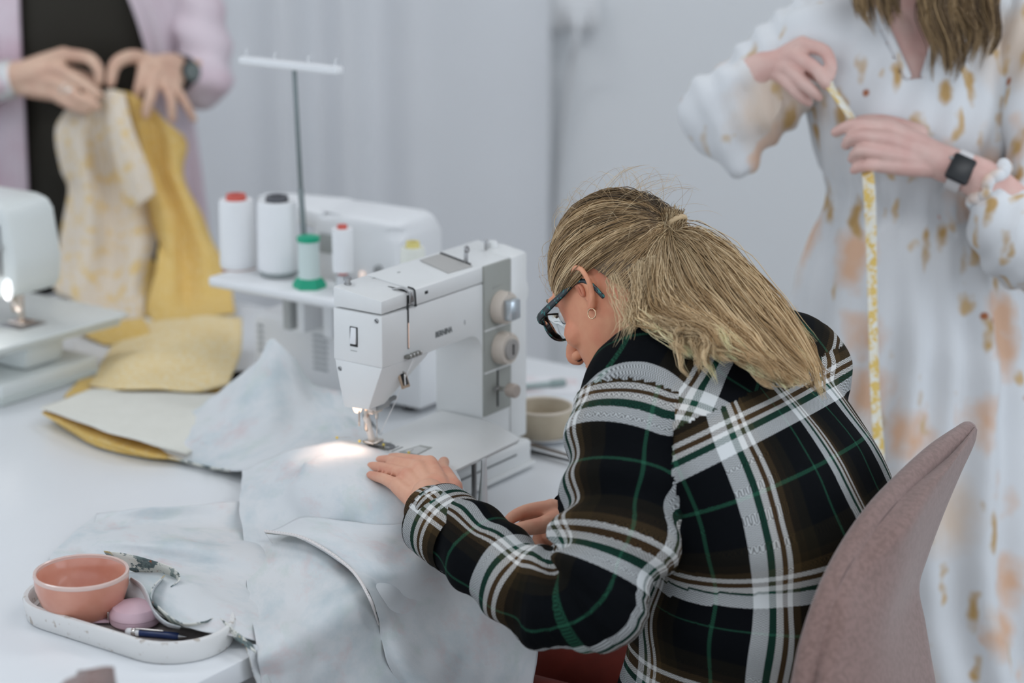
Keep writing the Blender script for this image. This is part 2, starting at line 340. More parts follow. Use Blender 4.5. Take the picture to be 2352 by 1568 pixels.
# chamfer insert with wire (orange-lit opening)
Mc = TR(-.2665, .030, .2015)@RX(-21)
box('tension_opening', (-.008, -.0035, -.014), (.009, -.0005, .014), mat('brass_box', (.42, .31, .22, 1), .4, .4), ma, .001, M=Mc)
box('tension_well', (-.005, -.0042, -.010), (.006, -.0032, .010), DARK, ma, M=Mc)
tube('tension_spring', [np.array(Mc@Vector(p)) for p in ((-.004, -.006, -.009), (0, -.0065, .004), (.003, -.006, .006), (-.001, -.0062, .010))], .0012, CHROME, ma, sm=3)
# lid details
PLQ = mat('stitch_plate_grey', (.44, .43, .41, 1), .5)
hull('stitch_chart', [(-.1365, .095, .336), (-.083, .095, .336), (-.0985, .029, .3285), (-.154, .032, .3289), (-.1365, .095, .3372), (-.083, .095, .3372), (-.0985, .029, .3295), (-.154, .032, .3296)], PLQ, ma)
tube('spool_groove', [(-.087, .094, .3375), (-.0955, .036, .3305)], .0018, DARK, ma)
tube('spool_pin', [(-.093, .045, .330), (-.0925, .045, .345)], .0032, STEEL, ma)
lathe('spool_pin_ring', [(.002, 0), (.0055, 0), (.0055, .0025), (.002, .0025), (.002, 0)], STEEL, ma, 20, TR(-.0925, .045, .3505)@RX(75))
tube('bobbin_winder', [(-.016, .064, .334), (-.016, .064, .346)], .003, STEEL, ma)
lathe('bobbin_stop', [(0, 0), (.008, 0), (.008, .007), (.006, .010), (0, .011)], PLAST, ma, 24, TR(-.002, .062, .334))
lathe('pressure_knob', [(0, 0), (.0055, 0), (.0055, .002), (.004, .0025), (.004, .006), (.0062, .0065), (.0062, .010), (0, .0105)], STEEL, ma, 24, TR(-.300, .096, .334))
box('lid_window', (-.2243, .0190, .3155), (-.2186, .0206, .3195), DARK, ma)
tube('lid_hook', [(-.2492, .030, .3292), (-.2485, .0205, .327), (-.2480, .019, .318), (-.2478, .0185, .306)], .0011, DARK, ma, sm=3)
lathe('lid_hook_tip', [(0, -.004), (.0022, -.002), (0, .005)], DARK, ma, 12, TR(-.2478, .0186, .306))
for x, y in ((-.255, .088), (-.207, .080)): box('lid_mark', (x, y, .3325), (x+.006, y+.003, .3342), mat('tick_grey', (0, 0, 0, 1)), ma)
# end face: switch, screws
box('switch_well', (-.3232, .0625, .2545), (-.3215, .0755, .2825), DARK, ma, .0004)
box('rocker_switch', (-.0020, -.0048, -.0115), (.0015, .0048, .0115), PLAST2, ma, .001, M=TR(-.3232, .0688, .2700)@RY(7))
for y, z in ((.0291, .2967), (.0949, .2187)):
    s = lathe('screw', [(0, 0), (.0036, 0), (.0034, .0012), (0, .0014)], STEEL, ma, 18, TR(-.3215, y, z)@RY(-90))
    box('screw_slot', (-.3232, -.003, -.0006), (-.3228, .003, .0006), DARK, s, M=TR(0, y, z)@RX(35))
box('switch_marking', (-.3227, .064, .2480), (-.3222, .075, .2487), mat('tick_grey', (0, 0, 0, 1)), ma)
# needle bar, presser foot, lamp
GOLD = mat('warm_steel', (.72, .62, .54, 1), .25, 1.0)
box('needle_plate_housing', (-.300, .050, .158), (-.268, .075, .168), STEEL, ma, .002)
tube('presser_bar', [(-.286, .078, .16), (-.286, .078, .125)], .0042, GOLD, ma)
tube('presser_shank', [(-.286, .078, .14), (-.2835, .0765, .125), (-.279, .075, .1075)], .0050, mat('foot_plastic', (.80, .74, .68, 1), .4), ma)
box('presser_foot', (-.292, .062, .1045), (-.268, .082, .1085), GOLD, ma, .0015)
box('foot_clamp', (-.295, .060, .150), (-.272, .074, .160), GOLD, ma, .002)
tube('clamp_screw', [(-.272, .058, .1635), (-.258, .050, .1685)], .0035, GREYM, ma)
tube('needle_bar', [(-.279, .066, .17), (-.279, .066, .142)], .0028, CHROME, ma)
tube('needle', [(-.279, .066, .145), (-.279, .066, .101)], .0007, CHROME, ma, 8)
tube('thread_guide', [(-.302, .079, .16), (-.302, .079, .134)], .0014, GOLD, ma)
TH_W = mat('white_thread', (.85, .85, .84, 1), .8)
tube('thread', [(-.265, .019, .240), (-.263, .012, .232), (-.266, .024, .205), (-.268, .040, .168), (-.277, .062, .118)], .00055, TH_W, ma, 6)
tube('thread', [(-.258, .019, .240), (-.257, .012, .232), (-.264, .024, .208)], .0004, TH_W, ma, 6)
# base, free arm, extension table
box('base', (-.375, 0, .004), (.012, .150, .046), PLAST, ma, .007, 3)
hull('base_foot_flange', [(x, y, z) for x in (-.372, .016) for y in (-.004, .14) for z in (.0035, .012)], PLAST, ma, .003)
for x in (-.35, -.02):
    for y in (.02, .13): lathe('rubber_foot', [(0, 0), (.012, 0), (.012, .004), (0, .004)], BLACKM, ma, 16, TR(x, y, 0))
box('free_arm', (-.40, .03, .058), (-.085, .094, .0945), PLAST, ma, .006, 3)
pl = [(-.40, .0945), (-.0905, .0945), (-.0905, .02)]+[(-.0915, .012), (-.103, -.02), (-.122, -.058), (-.1295, -.0725), (-.136, -.0785), (-.145, -.0815)]+[(-.39, -.0875), (-.40, -.08)]
prism('extension_table', pl, 'z', .0945, .0995, PLAST, ma, .0012)
hull('extension_skirt', [(-.385, -.06, .0945), (-.16, -.055, .0945), (-.16, .01, .0945), (-.385, .01, .0945), (-.385, -.052, .082), (-.165, -.047, .082), (-.165, .01, .082), (-.385, .01, .082)], PLAST, ma, .002)
for x in (-.2, -.37): tube('extension_leg', [(x, -.045, .085), (x, -.045, .002)], .004, STEEL, ma)
box('front_groove', (-.30, -.0012, .030), (-.03, .001, .0325), mat('groove_grey', (.2, .21, .21, 1), .6), ma)
box('arm_hinge', (-.17, .022, .05), (-.14, .03, .09), GREYM, ma, .002)
NPM = mat('needle_plate_dark', (.18, .18, .18, 1), .3, .8)
lathe('needle_plate', [(0, .0), (.021, 0), (.021, .0014), (0, .0014)], NPM, ma, 36, TR(-.2765, .060, .0995)@Matrix.Diagonal((.75, 1.0, 1, 1)))
box('feed_slot', (-.2795, .045, .1005), (-.2765, .075, .1012), CHROME, ma)
hull('hatch_frame', [(-.2842, -.0056, .0993), (-.2403, -.0016, .0993), (-.2419, .0177, .0993), (-.2829, .0246, .0993), (-.2842, -.0056, .1003), (-.2403, -.0016, .1003), (-.2419, .0177, .1003), (-.2829, .0246, .1003)], mat('hatch_grey', (.36, .37, .35, 1), .45), ma)
hull('hatch_insert', [(-.279, -.003, .1002), (-.250, -.001, .1002), (-.249, .015, .1002), (-.277, .019, .1002), (-.279, -.003, .1008), (-.250, -.001, .1008), (-.249, .015, .1008), (-.277, .019, .1008)], mat('hatch_inner', (.58, .59, .58, 1), .35), ma)
for y in (.033, .040): box('seam_guide', (-.287, y, .0995), (-.262, y+.0015, .1002), GREYM, ma)
# the machine's own lamp under the head
ll = bpy.data.lights.new('needle_lamp', 'SPOT'); ll.energy = .36; ll.color = (1, .70, .56); ll.spot_size = math.radians(120); ll.spot_blend = .8; ll.shadow_soft_size = .012
lo = bpy.data.objects.new('needle_lamp', ll); COL.objects.link(lo); lo.parent = ma; lo.location = (-.322, .088, .158); lo.rotation_euler = (math.radians(0), math.radians(24), 0)
lathe('needle_bulb', [(0, 0), (.005, -.002), (.007, -.008), (.004, -.014), (0, -.015)], mat('bulb_glow', (1, .8, .6, 1), .4, emit=((1, .7, .5, 1), 3.0)), ma, 16, TR(-.300, .083, .166))
# ---------------------------------------------------------------- second machine at the left edge (seen from its back)
WM = mat('greenish_white_enamel', (.70, .73, .71, 1), .35)
q = Zp(50, 745, .84)
mb = empty('sewing_machine', (q[0], q[1], TZ), AZ+math.pi/2, 'white sewing machine at the left edge of the table beside the yellow fabric', 'sewing machine')
# local: x towards its column (left, away), y towards the camera
prism('arm', [(-.046, .175), (-.052, .22), (-.040, .300), (-.028, .316), (.0, .322), (.30, .322), (.30, .0), (.18, .0), (.18, .22), (.06, .235), (.05, .165), (.02, .155), (-.032, .16)], 'y', -.055, .055, WM, mb, .012, 3)
box('slot', (-.024, .0545, .20), (-.020, .0575, .285), GREYM, mb); box('slot', (.0, .0545, .23), (.004, .0575, .29), mat('slot_dark', (.10, .10, .07, 1), .5), mb)
lathe('thumb_screw', [(0, 0), (.008, 0), (.008, .006), (0, .007)], mat('slot_dark', (0, 0, 0, 1)), mb, 18, TR(.002, .055, .268)@RX(-90))
tube('thread_lever', [(-.02, .058, .20), (-.021, .060, .235), (-.028, .060, .25)], .003, STEEL, mb)
for k in range(3): lathe('dial_dot', [(0, 0), (.003, 0), (0, .002)], GREYM, mb, 10, TR(-.008, .055, .195+.013*k)@RX(-90))
tube('presser_bar', [(.0, 0, .165), (.0, 0, .11)], .006, GOLD, mb); tube('needle_bar', [(.018, .0, .165), (.016, 0, .125)], .005, mat('brass', (.62, .48, .36, 1), .3, 1.0), mb)
tube('foot_lever', [(-.012, .02, .165), (-.02, .03, .150), (-.034, .034, .135)], .006, GOLD, mb, sm=3)
box('presser_foot', (-.02, -.016, .1025), (.02, .014, .107), GOLD, mb, .002)
lathe('lamp_bulb', [(0, .02), (.006, .014), (.008, 0), (.006, -.014), (0, -.02)], mat('cool_bulb', (1, 1, 1, 1), .4, emit=((.97, .98, 1, 1), 1.3)), mb, 18, TR(-.036, .058, .178))
prism('bed_plate', [(-.090, -.165), (.30, -.165), (.30, .165), (-.066, .165), (-.086, .15), (-.098, -.14)], 'z', .094, .1005, WM, mb, .003)
box('needle_plate', (-.03, -.03, .1003), (.03, .03, .1016), STEEL, mb, .001)
hull('bed_shell', [(x, y, z) for x, y in ((-.085, -.15), (.30, -.15), (.30, .15), (-.06, .15)) for z in (.078, .094)], WM, mb, .004)
hull('free_arm', [(-.05, -.045, .035), (-.06, -.045, .08), (.3, -.045, .035), (.3, -.045, .08), (-.05, .045, .035), (-.06, .045, .08), (.3, .045, .035), (.3, .045, .08)], WM, mb, .012)
lathe('arm_bolt', [(0, 0), (.009, 0), (.008, .005), (0, .006)], mat('brown_bolt', (.16, .09, .05, 1), .5), mb, 18, TR(.005, .046, .062)@RX(-90))
box('base', (-.075, -.10, .003), (.32, .12, .034), WM, mb, .006); box('base_rim', (-.085, -.11, 0), (.33, .13, .010), mat('base_rim', (.52, .56, .54, 1), .5), mb, .003)
ll = bpy.data.lights.new('second_machine_lamp', 'POINT'); ll.energy = .05; ll.color = (1, .95, .9); ll.shadow_soft_size = .012
lo = bpy.data.objects.new('second_machine_lamp', ll); COL.objects.link(lo); lo.parent = mb; lo.location = (-.036, .075, .165)
# ---------------------------------------------------------------- overlocker behind the main machine (local: x right, y away)
ov = empty('overlock_machine', (-.428, 3.562, TZ), AZ-math.pi/2, 'white overlock machine with thread stand behind the main sewing machine', 'overlock machine')
hull('base', [(x, y, z) for x in (-.012, .34) for y in (0, .2) for z in (.012, .118)]+[(0.0, .01, .128), (.34, .01, .128), (.34, .19, .128), (0, .19, .128)], PLAST2, ov, .006)
for x in (.01, .30):
    for y in (.03, .17): lathe('rubber_foot', [(0, 0), (.014, 0), (.014, .012), (0, .012)], BLACKM, ov, 16, TR(x, y, 0))
for k in range(7):
    box('vent_slit', (.118, -.0015, .045+.0095*k), (.148, .002, .0495+.0095*k), mat('vent_grey', (.42, .44, .45, 1), .6), ov)
for k in range(5): box('vent_slit', (-.004, -.0015, .058+.0105*k), (.008, .002, .063+.0105*k), mat('vent_grey', (0, 0, 0, 1)), ov)
hull('housing', [(.085, .045, .13), (.085, .17, .13), (.262, .045, .13), (.262, .17, .13), (.08, .045, .25), (.075, .17, .25), (.085, .05, .30), (.085, .15, .307), (.252, .05, .304), (.252, .15, .307), (.265, .045, .282), (.265, .17, .282)], PLAST2, ov, .012, 3)
hull('head_overhang', [(-.055, .06, .285), (-.055, .15, .285), (.10, .05, .27), (.10, .16, .27), (-.05, .06, .315), (-.05, .15, .30), (.10, .05, .30), (.10, .15, .307)], PLAST2, ov, .01, 3)
box('dark_recess', (.10, .0425, .235), (.165, .046, .268), mat('recess_grey', (.38, .40, .39, 1), .6), ov, .004)
lathe('tension_screw', [(0, 0), (.008, 0), (.007, .006), (0, .007)], STEEL, ov, 18, TR(.225, .045, .222)@RX(90))
box('highlight_block', (.186, .038, .165), (.197, .045, .215), mat('highlight_glow', (.9, .75, .68, 1), .4, emit=((1, .78, .68, 1), .55)), ov, .004)  # emissive block painting in a blurred pale-pink highlight, not a machine part
box('spool_platform', (.0, -.125, .195), (.43, -.035, .213), PLAST2, ov, .007, 3)
for x in (.105, .135): box('platform_bracket', (x, -.06, .125), (x+.016, .02, .197), [mat('bracket_grey', (.44, .45, .44, 1), .6), PLAST2][x > .12], ov, .002)
for x in (.19, .26): box('platform_bracket', (x, -.06, .125), (x+.02, .05, .197), PLAST2, ov, .002)
tube('pole', [(.146, -.045, .21), (.138, -.045, .36)], .0048, mat('pole_grey', (.20, .23, .23, 1), .4, .7), ov); tube('pole_top', [(.138, -.045, .36), (.131, -.045, .553)], .0038, MATS['pole_grey'], ov)
box('thread_guide_bar', (.02, -.055, .553), (.225, -.035, .566), PLAST2, ov, .004)
for x in (.03, .09, .16, .215): tube('thread_hook', [(x, -.045, .565), (x, -.045, .573), (x+.006, -.05, .577)], .0018, PLAST2, ov)
tube('power_cord', [(-.02, .03, .006), (-.06, .0, .006), (-.09, -.03, .006), (-.085, -.07, .006)], .006, BLACKM, ov, sm=5)
def OV(x, y, z): M = Matrix.Translation((-.428, 3.562, TZ))@Matrix.Rotation(AZ-math.pi/2, 4, 'Z'); return np.array(M@Vector((x, y, z)))
THR = mat('cone_thread', (.82, .83, .84, 1), .75, bump=(300, .3, .001))
def cone(pos, r0, r1, h, capcol, basecol, label, thr=THR):
    t = empty('thread_cone', pos, 0, label, 'thread cone', 'thread cones on the overlocker')
    lathe('thread_wrap', [(0, .006), (r0*.9, .006), (r0, .012), (r0*.99, .02), (r1, h-.012), (r1*.93, h-.006), (0, h-.006)], thr, t, 32)
    lathe('cone_base', [(0, 0), (r0*.92, 0), (r0*.92, .007), (0, .007)], basecol, t, 28)
    lathe('cone_tip', [(r1*.3, h-.008), (r1*.60, h-.008), (r1*.56, h+.003), (r1*.35, h+.003), (r1*.3, h-.008)], capcol, t, 24)
RED = mat('red_plastic', (.62, .10, .07, 1), .4); DKC = mat('dark_cap', (.08, .08, .09, 1), .4); TER = mat('terracotta_base', (.5, .28, .2, 1), .5); GRN = mat('green_plastic', (.0, .36, .2, 1), .35); YEL = mat('pale_yellow_plastic', (.72, .62, .22, 1), .4)
cone(P(548, 622, 3.62), .0305, .029, .127, RED, TER, 'fat white thread cone with a red tip, leftmost on the overlocker stand')
cone(P(641, 628, 3.57), .0345, .0325, .127, DKC, mat('grey_base', (.3, .33, .33, 1), .5), 'fat white thread cone with a dark grey tip beside the pole')
cone(OV(.375, -.06, .213), .0215, .019, .092, YEL, mat('grey_base', (0, 0, 0, 1)), 'cream thread cone with a pale yellow tip right of the overlocker', mat('cream_thread', (.76, .77, .70, 1), .75))
sp = empty('thread_spool', OV(.185, -.085, .213), 0, 'small spool with bright green cap and green foot on the overlocker stand', 'thread spool')
lathe('spool_core', [(0, .012), (.0175, .012), (.0165, .05), (.0165, .078), (0, .078)], mat('pale_green_thread', (.62, .72, .70, 1), .6), sp, 24)
lathe('spool_cap', [(0, .076), (.0185, .076), (.0185, .083), (.012, .085), (0, .085)], GRN, sp, 24)
lathe('spool_foot', [(0, 0), (.027, 0), (.027, .006), (.02, .016), (0, .018)], GRN, sp, 6)
sp = empty('thread_spool', OV(.255, -.085, .213), 0, 'slim white spool with red ends on a clear post', 'thread spool')
lathe('spool_post', [(0, 0), (.016, 0), (.013, .006), (.011, .03), (0, .031)], mat('clear_plastic', (.78, .8, .82, 1), .2, trans=.3), sp, 20)
lathe('spool_core', [(0, .036), (.0165, .036), (.0165, .105), (0, .105)], THR, sp, 24)
for z in (.031, .104): lathe('spool_end', [(0, z), (.008, z), (.008, z+.007), (0, z+.007)], RED, sp, 18)
# ---------------------------------------------------------------- things right of the machine
bw = empty('small_bowl', Zp(1246, 996, TZ+.013), 0, 'beige pottery bowl on a white saucer behind the seated woman\'s arm', 'bowl')
BEI = mat('beige_pottery', (.50, .43, .32, 1), .6, noise=(30, (.44, .37, .27, 1), .4, .6), bump=(60, .2, .001))
lathe('bowl_body', [(0, 0), (.039, 0), (.044, .004), (.0475, .014), (.048, .044), (.0465, .0465), (.0445, .044), (.043, .014), (.039, .008), (0, .007)], BEI, bw, 44)
lathe('bowl_rim', [(.0445, .0435), (.0482, .0435), (.0485, .046), (.0465, .0475), (.0442, .046), (.0445, .0435)], mat('pale_rim', (.66, .58, .48, 1), .5), bw, 44)
sa = lathe('saucer', [(0, .003), (.03, .0), (.04, .002), (.062, .010), (.0625, .0125), (.055, .0105), (.03, .0115), (0, .0115)], PLAST2, None, 44); sa.location = tuple(Zp(1250, 1002, TZ)); tag(sa, 'shallow white saucer under the beige pottery bowl', 'saucer')
a, b = Zp(1200, 1022, TZ+.012), Zp(1345, 1068, TZ+.008); d = unit(b-a)
rl = empty('tweezers', a, math.atan2(d[1], d[0]), 'long dark grey-brown metal tweezers lying beside the white saucer', 'tweezers')
L = float(np.linalg.norm(b-a)); TWZ = mat('dark_bronze', (.17, .14, .12, 1), .4, .5)
hull('upper_arm', [(0, -.006, .004), (0, .006, .004), (L*1.15, -.002, .002), (L*1.15, .002, .002), (0, -.006, .0065), (0, .006, .0065), (L*1.15, -.002, .0045), (L*1.15, .002, .0045)], TWZ, rl, .0008)
hull('lower_arm', [(0, -.006, -.008), (0, .006, -.008), (L*1.15, .004, -.006), (L*1.15, .008, -.006), (0, -.006, -.0055), (0, .006, -.0055), (L*1.15, .004, -.0035), (L*1.15, .008, -.0035)], mat('near_black_metal', (.02, .022, .025, 1), .4, .4), rl, .0008)
box('joint', (-.012, -.006, -.008), (.002, .006, .0065), TWZ, rl, .002)
a, b = Zp(1196, 888, TZ+.007), Zp(1292, 878, TZ+.007); d = unit(b-a); L = float(np.linalg.norm(b-a))
pn = empty('marker_pen', a, math.atan2(d[1], d[0]), 'grey-green marker pen lying near the far end of the table', 'pen')
PENM = mat('grey_green_pen', (.36, .44, .43, 1), .45)
tube('pen_barrel', [(0, 0, 0), (L*.8, 0, 0)], .0048, PENM, pn); tube('pen_cap', [(L*.76, 0, 0), (L, 0, 0)], .007, mat('pen_cap', (.28, .36, .35, 1), .45), pn)
ppp = [Zp(u, v, TZ) for u, v in ((1180, 862), (1325, 868), (1330, 905), (1185, 905))]
pa = prism('paper_sheet', [(p[0], p[1]) for p in ppp], 'z', TZ+.0002, TZ+.0009, mat('paper', (.80, .80, .82, 1), .7, noise=(14, (.74, .66, .67, 1), .45, .6))); tag(pa, 'pale printed paper sheet under the grey-green marker pen', 'paper')
# green crate below the table
cr = empty('storage_crate', (-.33, 2.86, 0), AZ, 'dark green storage crate on the floor under the table edge', 'crate')
CRM = mat('dark_green_plastic', (.006, .05, .042, 1), .5)
box('crate_bottom', (-.3, -.16, 0), (.3, .16, .02), CRM, cr, .004)
for a, b in (((-.3, -.16, .02), (.3, -.14, .42)), ((-.3, .14, .02), (.3, .16, .42)), ((-.3, -.14, .02), (-.28, .14, .42)), ((.28, -.14, .02), (.3, .14, .42))): box('crate_side', a, b, CRM, cr, .003)
box('crate_lid', (-.31, -.17, .42), (.31, .17, .45), CRM, cr, .006)
# ---------------------------------------------------------------- cloth
def Yt(u, v, y):                                             # ray meets the upright plane at table-local y
    r = ray(u, v); return CAMP+r*(((TC-CAMP)@NV+y)/(r@NV))
def pt(c):
    if isinstance(c[2], str): return Yt(c[0], c[1], c[3])
    return Zp(*c) if c[2] < 2 else P(*c)
def ctl(rows): return [[pt(c) for c in r] for r in rows]
def print_mat(name, base, spots, scale, rough=.9, bump=.25):   # faint printed cotton: spots = [(colour, noise scale, lo, hi, amount)]
    m = bpy.data.materials.new(name); m.use_nodes = True; nt = m.node_tree; b = nt.nodes['Principled BSDF']; b.inputs['Roughness'].default_value = rough; b.inputs['Specular IOR Level'].default_value = .2
    uv = nt.nodes.new('ShaderNodeTexCoord'); cur = None
    for i, (c, s, lo, hi, am) in enumerate(spots):
        n = nt.nodes.new('ShaderNodeTexNoise'); n.inputs['Scale'].default_value = s; n.inputs['Detail'].default_value = 5; n.inputs['Roughness'].default_value = .65
        mp = nt.nodes.new('ShaderNodeMapping'); mp.inputs['Location'].default_value = (3.1*i, 1.7*i, 0); nt.links.new(uv.outputs['UV'], mp.inputs[0]); nt.links.new(mp.outputs[0], n.inputs['Vector'])
        r = nt.nodes.new('ShaderNodeMapRange'); r.inputs[1].default_value = lo; r.inputs[2].default_value = hi; r.inputs[4].default_value = am; nt.links.new(n.outputs[0], r.inputs[0])
        x = nt.nodes.new('ShaderNodeMix'); x.data_type = 'RGBA'; x.inputs[7].default_value = c; nt.links.new(r.outputs[0], x.inputs[0])
        if cur is None: x.inputs[6].default_value = base
        else: nt.links.new(cur, x.inputs[6])
        cur = x.outputs[2]
    nt.links.new(cur, b.inputs['Base Color'])
    w = nt.nodes.new('ShaderNodeTexNoise'); w.inputs['Scale'].default_value = 700; nt.links.new(uv.outputs['UV'], w.inputs['Vector'])
    bp = nt.nodes.new('ShaderNodeBump'); bp.inputs['Strength'].default_value = bump; bp.inputs['Distance'].default_value = .0006; nt.links.new(w.outputs[0], bp.inputs['Height']); nt.links.new(bp.outputs[0], b.inputs['Normal'])
    return m
WF = print_mat('white_print_reverse', (.68, .70, .71, 1), [((.50, .58, .61, 1), 9, .47, .66, .75), ((.66, .55, .55, 1), 11, .55, .68, .65), ((.53, .61, .57, 1), 13, .55, .70, .6)], 1)
WFP = print_mat('white_print_face', (.72, .72, .66, 1), [((.05, .09, .10, 1), 22, .50, .53, .9), ((.20, .26, .25, 1), 34, .55, .58, .8), ((.40, .12, .05, 1), 30, .60, .63, .9), ((.50, .38, .16, 1), 26, .60, .64, .9)], 1)
YF = print_mat('yellow_print', (.76, .52, .17, 1), [((.82, .66, .36, 1), 90, .50, .60, .55), ((.68, .42, .10, 1), 4, .5, .7, .5)], 1)
YF2 = print_mat('pale_yellow_print', (.82, .62, .29, 1), [((.86, .77, .56, 1), 90, .42, .58, .75), ((.70, .47, .16, 1), 5, .5, .7, .4)], 1)
CF = print_mat('cream_yellow_print', (.72, .63, .52, 1), [((.74, .52, .20, 1), 34, .52, .60, .85)], 1)
CRF = print_mat('cream_plain', (.74, .73, .66, 1), [((.70, .69, .62, 1), 30, .45, .6, .5)], 1)
def wr(G, scale, amp, seed=0, oct=2): return fbm(np.asarray(G), scale, oct, seed)*amp
def rest(G, base):                                             # keep cloth on top of the table and of the machine's extension table
    t = G-TC; x, y = t@EV, t@NV; on = (y > -.004) & (y < 1.5) & (x < 1.27); G = G.copy(); G[..., 2] = np.where(on, np.maximum(G[..., 2], TZ+base), G[..., 2])
    m = G-M0; x, y = m@EV, m@NV; on = (x > -.408) & (x < -.088) & (y > -.097) & (y < .10); G[..., 2] = np.where(on, np.maximum(G[..., 2], TZ+.1005+base), G[..., 2]); return G
# --- white fabric being sewn
wf = empty('white_fabric', Zp(700, 1300, TZ), 0, 'white printed cotton fabric under the needle, spilling over the front table edge', 'fabric')
wo = np.array(wf.location)
def wsheet(nm, rows, nu, nv, amp, sc, seed, m=(WF, WFP), th=.0012, lift=0., base=.002):
    G = grid_interp(ctl(rows), nu, nv)-wo; d = wr(G, sc, amp, seed)+lift
    n = np.cross(np.gradient(G, axis=0), np.gradient(G, axis=1)); n /= np.linalg.norm(n, axis=2)[..., None]+1e-12; G = rest(G+n*d[..., None]+wo, base)-wo
    return sheet(nm, G, m, wf, th)
Y = 'y'
A1 = [[(556, 1078, .778), (690, 1024, .841), (800, 1012, .8465), (870, 1030, .8445), (1000, 1068, .8425), (1050, 1085, .842)],
      [(550, 1150, .768), (655, 1112, .812), (780, 1108, .843), (900, 1118, .843), (1005, 1128, .843), (1070, 1128, .826)],
      [(560, 1240, .757), (670, 1205, .775), (790, 1212, .795), (905, 1215, .802), (1005, 1190, .800), (1105, 1170, .772)],
      [(570, 1370, .752), (690, 1330, .757), (810, 1300, .762), (925, 1270, .763), (1025, 1232, .766), (1135, 1190, .757)],
      [(592, 1494, .754), (700, 1438, .755), (820, 1378, .756), (930, 1326, .756), (1040, 1270, .756), (1165, 1218, .752)],
      [(600, 1560, Y, -.018), (725, 1530, Y, -.02), (845, 1490, Y, -.028), (965, 1450, Y, -.035), (1085, 1400, Y, -.045), (1215, 1380, Y, -.06)],
      [(605, 1640, Y, -.025), (740, 1640, Y, -.02), (860, 1600, Y, -.04), (985, 1570, Y, -.05), (1105, 1520, Y, -.07), (1232, 1478, Y, -.10)],
      [(600, 1780, Y, -.03), (745, 1790, Y, -.022), (870, 1750, Y, -.05), (990, 1720, Y, -.05), (1100, 1690, Y, -.08), (1205, 1640, Y, -.11)]]
wsheet('fabric_drape', A1, 12, 12, .007, 14, 1, (WF, WF), base=.0035)
A3 = [[(610, 1226, .772), (700, 1190, .788), (800, 1200, .803), (905, 1205, .808), (1000, 1180, .808), (1100, 1166, .780)],
      [(700, 1243, .778), (770, 1240, .790), (850, 1250, .792), (930, 1250, .785), (1020, 1225, .780), (1132, 1186, .765)],
      [(800, 1308, .772), (845, 1310, .776), (900, 1312, .776), (960, 1300, .774), (1045, 1255, .772), (1160, 1212, .764)],
      [(848, 1378, .764), (885, 1380, Y, -.014), (935, 1380, Y, -.022), (1000, 1370, Y, -.032), (1090, 1345, Y, -.045), (1200, 1320, Y, -.062)],
      [(874, 1450, Y, -.022), (905, 1455, Y, -.035), (960, 1465, Y, -.045), (1030, 1460, Y, -.055), (1120, 1440, Y, -.075), (1222, 1420, Y, -.095)],
      [(890, 1510, Y, -.035), (925, 1520, Y, -.052), (985, 1535, Y, -.058), (1060, 1540, Y, -.07), (1145, 1520, Y, -.095), (1234, 1490, Y, -.125)],
      [(945, 1620, Y, -.042), (985, 1640, Y, -.065), (1040, 1650, Y, -.07), (1100, 1650, Y, -.08), (1165, 1640, Y, -.10), (1222, 1600, Y, -.13)],
      [(985, 1760, Y, -.045), (1020, 1770, Y, -.07), (1070, 1780, Y, -.07), (1120, 1780, Y, -.08), (1170, 1780, Y, -.10), (1215, 1750, Y, -.125)]]
wsheet('fabric_upper_layer', A3, 12, 12, .006, 13, 5, lift=.004, base=.007)
edge = cm([pt(r[0]) for r in A3], 14)-wo
tube('hem', edge+V(0, -.001, .0045), .0021, mat('hem_cloth', (.74, .70, .68, 1), .9), wf, 8)
for i in range(4, len(edge)-4, 2): pass
st = Geo()
for i in range(0, len(edge)-1):
    p = edge[i]+V(0, -.002, .0055); d = unit(edge[i+1]-edge[i]); st.tube([p, p+d*.0028+V(0, 0, .0006)], .0005, 5)
st.obj('stitches', mat('grey_stitch', (.38, .36, .35, 1), .8), wf)['kind'] = 'stuff'
A2 = [[(222, 1180, .750), (330, 1165, .765), (450, 1160, .764), (560, 1150, .764), (640, 1155, .752)],
      [(190, 1208, .748), (300, 1200, .750), (430, 1205, .748), (565, 1215, .750), (650, 1220, .744)],
      [(160, 1235, .747), (290, 1238, .771), (430, 1252, .775), (565, 1272, .764), (660, 1285, .744)],
      [(130, 1262, .746), (285, 1272, .760), (425, 1295, .760), (565, 1325, .752), (660, 1345, .744)],
      [(115, 1282, .746), (300, 1315, .775), (420, 1340, .785), (560, 1388, .760), (650, 1405, .744)],
      [(120, 1298, .745), (318, 1350, .778), (425, 1390, .782), (555, 1430, .763), (640, 1445, .744)],
      [(180, 1318, .745), (350, 1405, .768), (440, 1445, .768), (540, 1460, .760), (605, 1480, .746)]]
wsheet('fabric_left_fold', A2, 12, 12, .004, 16, 9)
